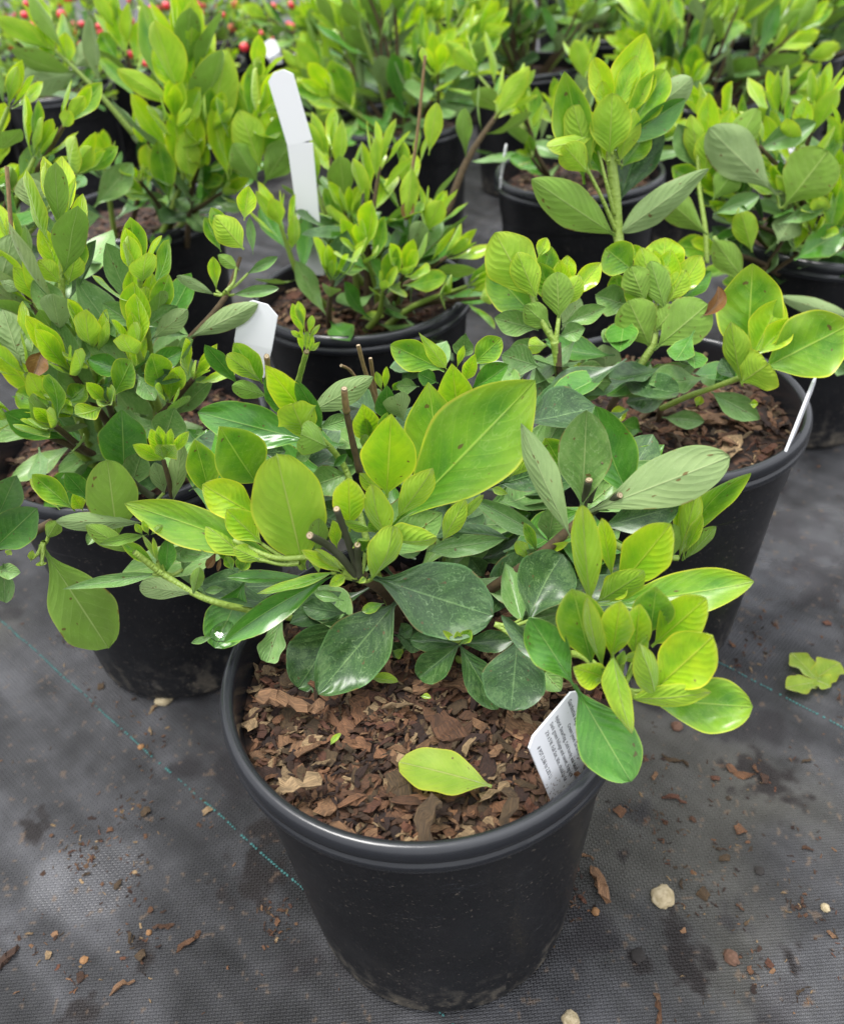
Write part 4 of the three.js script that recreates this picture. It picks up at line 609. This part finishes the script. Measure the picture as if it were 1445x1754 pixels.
R = rng(839);
const PE = plantAt(POS.E, 'gardenia at the right edge, broad grey-green leaves seen from below and brown stems');
shoots(PE, POS.E, [[1215, 200, -64, { pairs: 5, bright: 0.8 }], [1300, 250, -62, { pairs: 4 }], [1240, 430, -58, { pairs: 3 }], [1345, 330, -60, { pairs: 4, young: 0.2 }], [1420, 360, -58, { pairs: 3 }], [1440, 250, -64, { pairs: 5 }], [1390, 400, -58, { pairs: 3, bright: 0.8 }], [1260, 330, -62, { pairs: 4, young: 0.3 }], [1290, 480, -57, { pairs: 2 }]]);
leaves(PE, ...Z8, [['GU', 1185, 715, -58, 940, 478, -59, 165, { k: 0.66, q: 0.6 }], ['MU', 1225, 765, -57.6, 1385, 560, -57, 200, { k: 0.62, q: 0.45 }], ['MU', 925, 865, -56, 742, 705, -55.6, 115, {}], ['G', 1115, 560, -62, 1340, 455, -62, 95, {}], ['YU', 1100, 930, -55, 1060, 790, -55, 90, { q: 0.4 }], ['MU', 1070, 1040, -53, 960, 895, -53.6, 100, {}], ['G', 1210, 830, -57, 1375, 765, -57, 60, {}], ['F', 1390, 870, -57, 1430, 680, -58, 80, {}], ['M', 1270, 960, -56, 1450, 850, -57, 120, {}], ['Y', 1260, 930, -57, 1300, 830, -58, 50, {}], ['GU', 1200, 900, -57, 1260, 800, -58, 110, {}]], [1200, 760, -58]);
stem(PE, ...Z8, [[935, 980, -56], [930, 870, -57], [905, 690, -59], [900, 560, -60]], [2.4, 2.4, 2, 1.5]); leaves(PE, 0, 0, 1, [['YU', 1198, 292, -60, 1182, 196, -60.6, 36, {}], ['Y', 1210, 285, -60, 1213, 158, -61, 40, {}], ['Y', 1222, 280, -60, 1252, 186, -61, 38, {}], ['MU', 1228, 305, -59.4, 1296, 185, -60, 52, { q: 0.55 }], ['G', 1192, 290, -60.4, 1160, 212, -61, 44, {}], ['MU', 1222, 340, -58.6, 1262, 285, -58.6, 50, {}], ['G', 1225, 365, -58, 1300, 335, -58, 34, {}], ['YU', 1208, 300, -59.4, 1212, 225, -59.8, 44, {}], ['F', 1200, 320, -59.6, 1150, 285, -59.8, 40, {}]]);
stem(PE, ...Z8, [[1150, 1010, -59], [1230, 860, -60], [1280, 700, -61]], [2.4, 2.2, 1.8], 'brown'); stem(PE, ...Z8, [[1180, 1010, -59], [1300, 930, -58], [1390, 870, -57]], [2.2, 2, 1.8], 'brown');
leaves(PE, ...Z5, [['GU', 1480, 385, -50, 1185, 295, -49, 70, { k: 0.5 }], ['G', 1460, 600, -46, 1400, 560, -46, 60, {}]]);

R = rng(853);
const PD = plantAt(POS.D, 'gardenia in the smooth-walled pot at upper right, partly hidden by a tall shoot');
shoots(PD, POS.D, [[870, 170, -76, { pairs: 5, bright: 0.9, young: 0.8, base: [765, 365, -72], from: 0.5, r: 0.0028 }], [900, 200, -80, { pairs: 4 }], [960, 200, -84, { pairs: 4 }], [1040, 230, -84, { pairs: 4 }], [1000, 120, -90, { pairs: 5 }], [1100, 160, -86, { pairs: 5, bright: 0.8 }], [910, 270, -79, { pairs: 2, len: 0.03 }], [1130, 240, -82, { pairs: 4, young: 0.2 }], [820, 130, -90, { pairs: 4, len: 0.055 }]]);

// the plant outside the frame at left, whose branch reaches in
R = rng(857);
const PG = plantAt([-0.36, -0.30], 'gardenia branch reaching in from the left edge with one hanging olive leaf');
stem(PG, 0, 0, 1, [[-160, 960, 20], [0, 935, 21.5], [50, 915, 22], [88, 895, 22.6]], [3.2, 3, 2.8, 2.4], 'brown', 'branch');
leaves(PG, ...Z4, [
  ['MU', 250, 850, 21.4, 600, 1385, 15.5, 330, { k: 0.62, q: 0.5, nv: 24, nu: 7, c: -0.06 }], ['M', -60, 860, 22, 205, 610, 25, 220, { k: 0.6, q: 0.62 }], ['M', -30, 700, 23, 90, 430, 27, 170, { k: 0.6, q: 0.6 }], ['MU', 260, 780, 22.2, 320, 680, 23, 90, {}], ['G', -40, 950, 21.4, 115, 965, 21, 90, { b: -0.2 }], ['G', 20, 930, 21.4, 30, 1130, 19, 120, { tw: 50 }], ['Y', 225, 900, 21.8, 230, 930, 21.6, 55, {}], ['Y', 170, 900, 21.8, 180, 840, 22.6, 40, {}], ['Y', 40, 870, 22.2, 60, 840, 22.6, 40, {}],
], [240, 800, 22.2]);
const PH_ = plantAt([-0.4, -0.66], 'gardenia half outside the frame at upper left, yellow tips near the edge');
shoots(PH_, [-0.4, -0.66], [[15, 185, -60, { pairs: 4, bright: 0.9, young: 0.8, len: 0.04 }], [110, 215, -57, { pairs: 4, bright: 0.4, len: 0.04 }], [20, 330, -58, { pairs: 4, young: 0.2 }], [-30, 300, -60, { pairs: 5 }], [60, 270, -57, { pairs: 4, young: 0.2 }], [130, 300, -56, { pairs: 4, young: 0.2 }], [5, 420, -52, { pairs: 4, young: 0.2 }]]);

R = rng(881);
leaves(PC, 0, 0, 1, [
  ['Y', 335, 250, -72, 296, 95, -73.4, 58, { k: 0.56, q: 0.8 }], ['Y', 345, 245, -72, 325, 72, -73.6, 62, { k: 0.55, q: 0.8 }], ['YU', 352, 250, -71.4, 390, 84, -72.4, 68, { k: 0.56, q: 0.75 }], ['Y', 330, 170, -72.6, 262, 84, -73, 46, { k: 0.62 }], ['Y', 350, 190, -73, 352, 68, -74, 40, {}], ['YU', 300, 180, -72.4, 200, 118, -72, 34, {}], ['F', 345, 240, -73, 400, 120, -74, 50, {}],
  ['Y', 312, 300, -70, 298, 190, -71, 42, {}], ['Y', 322, 300, -70, 340, 196, -71, 40, {}], ['YU', 326, 315, -69.4, 318, 225, -69.8, 42, {}], ['Y', 390, 300, -69.6, 362, 186, -70.4, 36, {}], ['Y', 395, 295, -69.6, 400, 205, -70.2, 28, {}], ['F', 290, 340, -70, 270, 240, -70.6, 44, {}],
  ['YU', 446, 285, -68, 410, 188, -68.6, 58, {}], ['F', 452, 285, -68, 505, 190, -68.8, 54, {}], ['Y', 450, 250, -68.6, 446, 176, -69.2, 32, {}], ['MU', 455, 310, -67.6, 500, 240, -67.8, 54, {}], ['MU', 440, 310, -67.6, 400, 245, -67.6, 50, {}],
  ['YU', 440, 205, -75, 396, 140, -75.6, 52, {}], ['YU', 446, 205, -75, 488, 148, -75.6, 50, {}], ['Y', 440, 175, -75.4, 424, 120, -76, 38, {}], ['Y', 448, 175, -75.4, 460, 126, -76, 36, {}],
  ['Y', 90, 110, -80, 68, 35, -81, 32, {}], ['Y', 115, 115, -80, 112, 55, -80.6, 30, {}], ['GU', 128, 115, -80, 168, 75, -80.6, 40, {}], ['Y', 215, 90, -85, 195, 8, -86, 42, {}], ['Y', 232, 105, -85, 240, 35, -86, 30, {}], ['F', 200, 100, -85, 172, 55, -85.6, 36, {}],
]);
leaves(PL, 0, 0, 1, [
  ['Y', 104, 475, -39.6, 70, 388, -40.4, 36, {}], ['Y', 112, 480, -39.6, 118, 408, -40.2, 28, {}], ['F', 116, 478, -39.6, 142, 405, -40.2, 40, {}], ['YU', 118, 485, -39.2, 130, 435, -39.2, 40, {}], ['YU', 104, 485, -39.2, 66, 445, -39, 36, {}], ['G', 120, 555, -38.6, 56, 480, -39, 50, {}], ['G', 140, 620, -37.2, 194, 548, -38, 52, {}], ['GU', -10, 520, -40.6, 24, 400, -41.4, 60, {}], ['GU', 60, 360, -43, 45, 300, -43.4, 50, {}],
  ['Y', 240, 545, -37.6, 222, 462, -38.4, 36, {}], ['Y', 248, 540, -37.6, 262, 468, -38.4, 26, {}], ['YU', 246, 550, -37.2, 250, 490, -37.6, 36, {}], ['G', 236, 560, -37, 176, 520, -37.2, 40, {}], ['G', 250, 560, -37, 306, 525, -37.4, 38, {}], ['GU', 262, 580, -36.8, 322, 530, -37, 36, {}], ['F', 262, 550, -37.2, 290, 470, -38, 38, {}],
  ['F', 90, 700, -35.6, 28, 672, -36, 50, { q: 0.55 }], ['Y', 95, 690, -35.8, 62, 642, -36.4, 40, {}], ['Y', 92, 715, -35, 120, 685, -35.6, 38, {}], ['F', 115, 690, -35.8, 148, 660, -36.4, 38, {}], ['GU', 105, 620, -37, 20, 590, -37.4, 50, {}], ['GU', 35, 620, -37, 5, 530, -38, 60, {}],
]);
leaves(P, ...Z5, [
  ['YU', 225, 300, -37.6, 150, 120, -38, 120, { k: 0.55, q: 0.65 }], ['F', 290, 330, -38.6, 240, 160, -39, 100, {}], ['YU', 330, 340, -38, 400, 210, -38.4, 90, {}], ['Y', 330, 300, -38.8, 320, 150, -39.2, 80, {}], ['MU', 280, 420, -37.4, 180, 330, -37.2, 100, {}], ['G', 320, 450, -37.6, 420, 420, -37.2, 80, {}],
  ['YU', 700, 300, -40.8, 640, 100, -41.6, 110, { k: 0.55 }], ['Y', 720, 290, -41, 760, 110, -41.8, 110, { k: 0.55 }], ['YU', 745, 320, -40.6, 820, 190, -41, 95, {}], ['F', 690, 340, -41, 580, 230, -41.6, 110, {}], ['MU', 700, 430, -40, 780, 330, -40.2, 110, {}], ['MU', 690, 430, -40.2, 600, 360, -40.4, 100, {}], ['Y', 715, 240, -41.4, 690, 110, -42, 60, {}],
], [700, 420, -40.2]);
inner(P, POS.R, [[1000, 600, 21.5, 2], [950, 650, 20.5, 2],[960, 690, 21, 3], [1010, 640, 22, 3], [1090, 650, 21, 3], [1180, 600, 22, 3], [1060, 560, 23, 2], [1150, 650, 20, 2], [960, 600, 23, 2], [1240, 640, 20, 1], [1000, 740, 19.5, 2], [1270, 520, 22, 1]], ['G', 'M', 'D', 'D'], 0.95);
inner(PB, POS.B, [[560, 440, 19, 2], [650, 450, 19, 3], [720, 440, 20, 3], [620, 400, 21, 3], [700, 380, 22, 3], [560, 380, 22, 3]], ['G', 'M', 'F', 'D'], 1);
shoots(PE, POS.E, [[1250, 230, -66, { bright: 0.9 }], [1330, 200, -66], [1400, 190, -66, { bright: 0.9 }], [1280, 380, -60, { young: 0.2 }], [1370, 260, -63], [1430, 320, -61], [1235, 340, -62, { young: 0.2 }]]);
// ------------------------------------------------------------------ rows behind
R = rng(907);
const bx = [0.19, -0.222], by = [-0.19, -0.214];
const backs = [];
for (let i = 0; i < 12; i++) for (let j = 0; j < 12; j++) {
  const n = i + j; if (n < 4 || n > 9) continue;
  const x = POS.A[0] + i * bx[0] + j * by[0] + rr(-0.02, 0.02), z = POS.A[1] + i * bx[1] + j * by[1] + rr(-0.02, 0.02);
  if (Math.abs(x) > -z * 0.42 + 0.22) continue;
  if (x < -0.12 && z < -1.2 || x < -0.3) continue;                                 // aisle and the berry plants at left
  backs.push([x, z, n]);
}
const ORD = ['first', 'second', 'third', 'fourth', 'fifth', 'sixth', 'seventh', 'eighth'];
for (const [x, z, n] of backs) {
  const row = backs.filter((q) => q[2] === n).sort((p, q) => p[0] - q[0]), k0 = row.findIndex((q) => q[0] === x), where = `${ORD[n - 4]} back row, ${ORD[k0]} from its left end`;
  pot(x, z, n < 7 ? `black nursery pot under gardenia leaves in the ${where}` : 'black nursery pot in the farthest rows, mostly hidden by gardenia leaves', { chips: n < 5 ? 40 : 0, crumbs: n < 6 ? 120 : 40, group: 'nursery pots in the back rows' });
  const pl = plantAt([x, z], n < 7 ? `gardenia with yellow-green tips standing in the ${where}` : 'gardenia with yellow-green tips standing in the crowded farthest rows', 'gardenias in the back rows');
  const m = n < 6 ? 19 : n < 8 ? 16 : 13, big = rr(0.95, 1.25), hMax = rr(0.29, 0.37);
  for (let k = 0; k < m; k++) {
    const a = rr(0, 6.3), q = Math.sqrt(R()), rad = q * rr(0.1, 0.175), T = V(x + Math.cos(a) * rad, lerp(hMax, 0.2, q) + rr(-0.03, 0.03), z + Math.sin(a) * rad), B = V(x + Math.cos(a) * rad * 0.2, 0.152, z + Math.sin(a) * rad * 0.2);
    shoot(pl, B, T, { pairs: n < 7 ? 5 : 4, len: 0.052 * big, bright: rr(0.3, 1), young: rr(0.3, 0.7), from: 0.3 });
  }
}
// low berry plants beyond the aisle at left
R = rng(911);
const berryMat = new THREE.MeshPhysicalMaterial({ color: new THREE.Color(0.62, 0.02, 0.03), roughness: 0.35, clearcoat: 0.5, clearcoatRoughness: 0.3 });
const berryGeo = new THREE.SphereGeometry(0.006, 14, 10);
const spots = [[-0.50, -1.42], [-0.70, -1.50], [-0.31, -1.52], [-0.52, -1.64], [-0.14, -1.62], [-0.34, -1.76], [-0.75, -1.75], [-0.1, -1.86], [-0.55, -1.92], [-0.9, -1.66], [-0.95, -1.95], [-0.3, -2.05], [-0.75, -2.12]];
for (const [x, z] of spots) {
  const pt = pot(x, z, 'black nursery pot at the far upper left with red berried plants', { chips: 0, crumbs: 60, group: 'pots of the red-berried plants' });
  const pl = thing('berry_plant', 'low bushy plant with small leaves and red berries at far upper left', 'plant', [x, 0.152, z], 'red-berried plants');
  for (let k = 0; k < 24; k++) {
    const a = rr(0, 6.3), q = Math.sqrt(R()), T = V(x + Math.cos(a) * q * 0.115, lerp(0.30, 0.185, q) + rr(-0.03, 0.03), z + Math.sin(a) * q * 0.115);
    shoot(pl, V(x + Math.cos(a) * q * 0.03, 0.152, z + Math.sin(a) * q * 0.03), T, { pairs: 4, len: 0.026, bright: rr(0, 0.6), young: rr(0.2, 0.6), from: 0.25, r: 0.001, bud: 2 });
  }
  for (let k = 0; k < 18; k++) { const a = rr(0, 6.3), q = rr(0.03, 0.125); const b = new THREE.Mesh(berryGeo, berryMat); b.name = 'berry'; b.castShadow = b.receiveShadow = true; b.position.set(Math.cos(a) * q, rr(0.01, 0.13), Math.sin(a) * q + 0.02); b.scale.setScalar(rr(0.8, 1.2)); pl.add(b); }
}

// ------------------------------------------------------------------ white tags in other pots
function strip(name, label, pts, w, side, t = 0.0006) {              // a plastic stake tag: pts from head to foot, a bend between segments
  const o = thing(name, label, 'plant label', pts[pts.length - 1].toArray(), 'plant tags');
  if (side === 'edge') { side = pts[0].clone().sub(EYE).normalize().addScaledVector(RT, 0.06); t = 0.0009; }
  for (let i = 0; i + 1 < pts.length; i++) {
    const ex = pts[i + 1].clone().sub(pts[i]), L = ex.length(), s = new THREE.Shape();
    if (i === 0) { s.moveTo(0, -w * 0.2); s.lineTo(w * 0.22, -w / 2); s.lineTo(L, -w / 2); s.lineTo(L, w / 2); s.lineTo(w * 0.22, w / 2); s.lineTo(0, w * 0.2); } else { s.moveTo(0, -w / 2); s.lineTo(L, -w * 0.4); s.lineTo(L, w * 0.4); s.lineTo(0, w / 2); }
    plate(o, i ? 'stake' : 'tag_head', pts[i], ex, side, s, t, plastic, (u, v) => [u / L, v / w]);
  }
  return o;
}
strip('plant_tag', 'tall white plastic tag leaning behind the left plants, longest of the tags', [at(478, 122, -62), at(514, 245, -61), at(540, 470, -60)], 0.0185, V(1, 0.1, 0.35), 0.0008);
strip('plant_tag', 'short white plastic tag at the left pot edge in front of the middle pot', [at(446, 518, -39), at(434, 590, -38.6), at(428, 640, -38.4)], 0.019, V(1, -0.25, 0.2));
strip('plant_tag', 'thin white tag seen edge-on at the right rim of the right pot', [at(1393, 650, 19.6), at(1341, 782, 16.4), at(1334, 800, 15.4)], 0.018, 'edge');
strip('plant_tag', 'thin white tag seen edge-on at the left rim of the upper right pot', [at(866, 248, -78), at(857, 300, -77), at(856, 318, -77)], 0.02, 'edge');
strip('plant_tag', 'small white tag far behind among the right back rows', [at(1336, 225, -95), at(1345, 262, -94), at(1348, 300, -94)], 0.03, V(1, 0, 0.2));
strip('plant_tag', 'small white tag far behind at upper left near the red berries', [at(458, 70, -130), at(470, 95, -129), at(474, 110, -129)], 0.02, V(1, 0, 0.2));

// ------------------------------------------------------------------ fallen leaves, stone, bark scraps
R = rng(1009);
function flatLeaf(name, label, cls, x0, y0, x1, y1, wpx, h, o) {
  const P0 = at(x0, y0, h), P1 = at(x1, y1, h), g = leafGeo(P0, P1, V(0, 1, 0.15), wpx * depthOf(P0) / FPX, o), L = thing(name, label, 'leaf', [P0.x, h / 100, P0.z]); mesh('leaf_blade', g, leafMat(cls), L); return L;
}
const fl = flatLeaf('fallen_leaf', 'yellow-green fallen leaf lying on the bark in the front pot', 'YU', 842, 1347, 682, 1306, 84, 16.5, { k: 0.52, q: 0.5, c: 0.05, b: 0.03, jag: 0.05, nv: 20, nu: 6 });
fl.children[0].material = leafMats.YU[0].clone(); fl.children[0].material.color.setRGB(0.78, 0.74, 0.8);
flatLeaf('fallen_leaf', 'small pale green fallen leaf on the bark of the middle pot', 'YU', 616, 545, 658, 541, 26, 16.6, { k: 0.5, q: 0.6 });
flatLeaf('leaf_bud', 'tiny bright green bud dropped on bark left of the fallen leaf', 'Y', 566, 1276, 584, 1256, 12, 16.8, { k: 0.4, q: 0.6, c: 0.4 });
flatLeaf('leaf_bud', 'tiny yellow bud dropped on bark under the dark middle leaves', 'Y', 720, 1193, 738, 1196, 12, 16.8, { k: 0.5, q: 0.6, c: 0.4 });
flatLeaf('fallen_leaf', 'yellowish curled leaf scrap on bark below the large dark leaves', 'YU', 632, 1160, 682, 1168, 22, 16.6, { k: 0.5, q: 0.6, c: 0.3 });
{ // pale and large bark pieces in front
  const big = [[515, 1338, 0.014, 7, 1.6, 0.5, 'pale torn wood chip lying on the bark at front left in the pot'], [735, 1410, 0.021, 6, 0.9, 1.1, 'long brown bark strip pointing at the rim below the fallen leaf'], [868, 1385, 0.016, 6, 0.9, 1.6, 'tan bark sliver standing near the front rim below the label'], [470, 1195, 0.013, 4, 1.4, 0.3, 'thick tan bark lump at the back left of the front pot'], [515, 1205, 0.016, 4, 1.1, 0.1, 'ragged tan bark flake under the dark leaf at left']];
  for (const [x, y, L, m, w, yaw, label] of big) { const p = at(x, y, 16.7), c = chip(scene, p.x, p.y, p.z, L, { g: CHIPS[Math.floor(R() * 12)], m: chipMats[m], wide: w * 1.7, yaw, tilt: 0.4 }); c.name = numbered('bark_piece'); tag(c, label, 'bark'); }
}
const onGround = (x, y) => { const p = at(x, y, 0); p.y = groundY(p.x, p.z); return p; };
const RB = (x, y) => [940 + x * 0.407, 1040 + y * 0.407], LB = (x, y) => [x * 0.407, 1040 + y * 0.407];
{
  const g = new THREE.IcosahedronGeometry(1, 3), p = g.attributes.position; for (let i = 0; i < p.count; i++) { const v = V(p.getX(i), p.getY(i), p.getZ(i)), k = 0.8 + 0.4 * fbm(v.x * 2 + 5, v.z * 2 + v.y * 2 + 5, 7, 3); v.multiplyScalar(k); p.setXYZ(i, v.x, v.y, v.z); } g.computeVertexNormals();
  const sm = (r, gg, b) => { const m = new THREE.MeshStandardMaterial({ roughness: 0.9, map: dataTex(64, 64, (u, v) => mix3(rgb(r, gg, b), rgb(r * 0.7, gg * 0.68, b * 0.6), fbm(u * 9, v * 9, r, 4))) }); return m; };
  const pale = sm(182, 168, 140), red = sm(104, 76, 62), dark = sm(40, 36, 35), org = sm(146, 108, 72);
  for (const [q, s, fl, m, label] of [[RB(478, 1215), 0.0058, 0.4, pale, 'pale flat stone lying on the black cloth right of the front pot'], [RB(1165, 1255), 0.0022, 0.7, pale, 'small pale pebble near the right edge of the cloth'], [RB(540, 498), 0.0036, 0.6, red, 'brown clod on the cloth under the right leaves'], [RB(768, 1465), 0.0034, 0.6, red, 'brown clod on the cloth at lower right'], [RB(375, 1460), 0.0034, 0.3, dark, 'dark wet flake on the cloth at bottom right of the pot'], [RB(888, 1100), 0.0026, 0.4, dark, 'dark wet crumb right of the pale flat stone'], [RB(90, 1735), 0.004, 0.6, pale, 'pale clod at the bottom edge beside the front pot'], [LB(690, 378), 0.005, 0.6, pale, 'pale stone at the foot of the left pot'], [LB(625, 1365), 0.0015, 0.8, org, 'round orange pellet on the cloth at lower left'], [LB(590, 580), 0.002, 0.6, org, 'orange crumb beside the turquoise thread at left'], [LB(350, 1480), 0.002, 0.4, org, 'flat orange flake on the cloth at lower left'], [RB(195, 1275), 0.002, 0.7, org, 'small tan pellet close to the front pot at right']]) {
    const c = onGround(...q), e = new THREE.Mesh(g, m); e.name = numbered('stone'); e.castShadow = e.receiveShadow = true; e.position.set(c.x, c.y + s * fl * 0.5, c.z); e.scale.set(s * rr(0.9, 1.3), s * fl, s); e.rotation.y = rr(0, 6); scene.add(e); tag(e, label, label.includes('stone') || label.includes('pebble') ? 'stone' : 'crumb');
  }
  // chips of bark lying about
  const one = [[RB(805, 685), 0.02, -0.5, 0, 'long reddish-brown bark stick on the cloth right of the front pot'], [RB(215, 1160), 0.024, -1.1, 4, 'large split bark chip close to the right side of the front pot'], [RB(150, 1040), 0.012, -0.8, 4, 'tan bark sliver above the large split chip beside the pot'], [RB(525, 805), 0.015, -0.3, 5, 'brown bark sliver below the brown clod at right'], [RB(530, 640), 0.018, -0.7, 6, 'greenish twig on the cloth below the right leaves'], [LB(510, 1595), 0.014, 0.5, 4, 'orange-brown stick on the cloth at bottom left'], [LB(790, 1400), 0.016, 0.9, 0, 'brown bark chip at lower left nearest the front pot'], [LB(685, 1340), 0.012, 0.4, 1, 'brown bark chip beside the orange pellet'], [LB(20, 1480), 0.018, 1.2, 3, 'broad dark brown bark piece at the left edge'], [LB(640, 420), 0.01, 0.8, 7, 'pale chip in front of the left pot foot'], [RB(460, 1700), 0.013, 1.5, 0, 'bark sliver at the bottom edge right of the front pot']];
  for (const [q, L, yaw, m, label] of one) { const p = onGround(...q), c = chip(scene, p.x, p.y + 0.0012, p.z, L * 0.8, { m: chipMats[m], yaw, tilt: 0.3, g: CHIPS[Math.floor(R() * 8)], wide: 1.2 }); c.name = numbered('bark_chip'); tag(c, label, 'bark chip'); }
  const many = [...[[297, 855], [487, 895], [605, 890], [480, 980], [805, 930], [740, 1050], [445, 705], [865, 110], [960, 75], [770, 150], [850, 260], [1085, 640], [1090, 1010], [100, 1170], [140, 1225], [650, 1200], [805, 1255], [990, 1195], [1070, 1230], [850, 1520], [930, 1490], [1190, 1370], [870, 675], [905, 715], [890, 40], [1170, 60], [1220, 370], [700, 715], [1060, 1610], [560, 1160]].map((p) => RB(...p)), ...[[630, 610], [515, 880], [250, 990], [350, 990], [460, 930], [385, 1050], [320, 1085], [360, 1115], [490, 1160], [575, 1120], [545, 1390], [590, 1460], [335, 1555], [120, 1370], [870, 850], [610, 855], [1185, 1270], [1165, 1320], [1150, 1360], [265, 140], [420, 325], [560, 380], [630, 515], [630, 1270], [200, 1460]].map((p) => LB(...p))];
  for (const q of many) { const p = onGround(...q), c = chip(scene, p.x, p.y + 0.0012, p.z, rr(0.0028, 0.006), { tilt: 0.3, wide: rr(1, 1.8), m: chipMats[Math.floor(R() * 8)] }); c.name = numbered('bark_chip'); tag(c, 'small scrap of brown bark lying loose on the black cloth', 'bark chip', 'bark scraps scattered on the cloth'); }
  const lit = new THREE.Mesh(litterGeo(1500, () => { const cl = R() < 0.4, x = rr(-0.5, 0.45), z = rr(-0.75, 0.02); if (cl) { const c = pick(many), p = onGround(c[0] + rr(-30, 30), c[1] + rr(-40, 40)); return [p.x, p.y + 0.0004, p.z]; } return [x, groundY(x, z) + 0.0004, z]; }, () => rr(0.0008, 0.0034)), litterMat); lit.name = 'ground_litter'; lit.castShadow = lit.receiveShadow = true; lit.userData = { kind: 'stuff', label: 'fine bark crumbs and grit strewn on the black cloth', category: 'litter' }; scene.add(lit);
}
const lobeMat = leafMats.YU[0].clone(); lobeMat.color.setRGB(0.72, 0.66, 0.6);
{ // lobed yellow leaf at right
  const c = onGround(1388, 1153), o = thing('fallen_leaf', 'yellow-green lobed fallen leaf lying on the cloth at right', 'leaf', [c.x, c.y, c.z]), e = (x, y, h) => { const p = onGround(x, y); p.y += h; return p; };
  for (const [x0, y0, x1, y1, w] of [[1406, 1172, 1352, 1122, 44], [1412, 1166, 1342, 1186, 40], [1380, 1172, 1437, 1138, 50], [1384, 1160, 1420, 1182, 40]]) { const P0 = e(x0, y0, 0.003), P1 = e(x1, y1, 0.004 + R() * 0.003); mesh('leaf_lobe', leafGeo(P0, P1, V(0, 1, 0), w * depthOf(P0) / FPX, { k: 0.62, q: 0.75, jag: 0.16, c: 0.1, wv: 0.06, lump: 0.05 }), lobeMat, o); }
}

renderer.render(scene, camera);
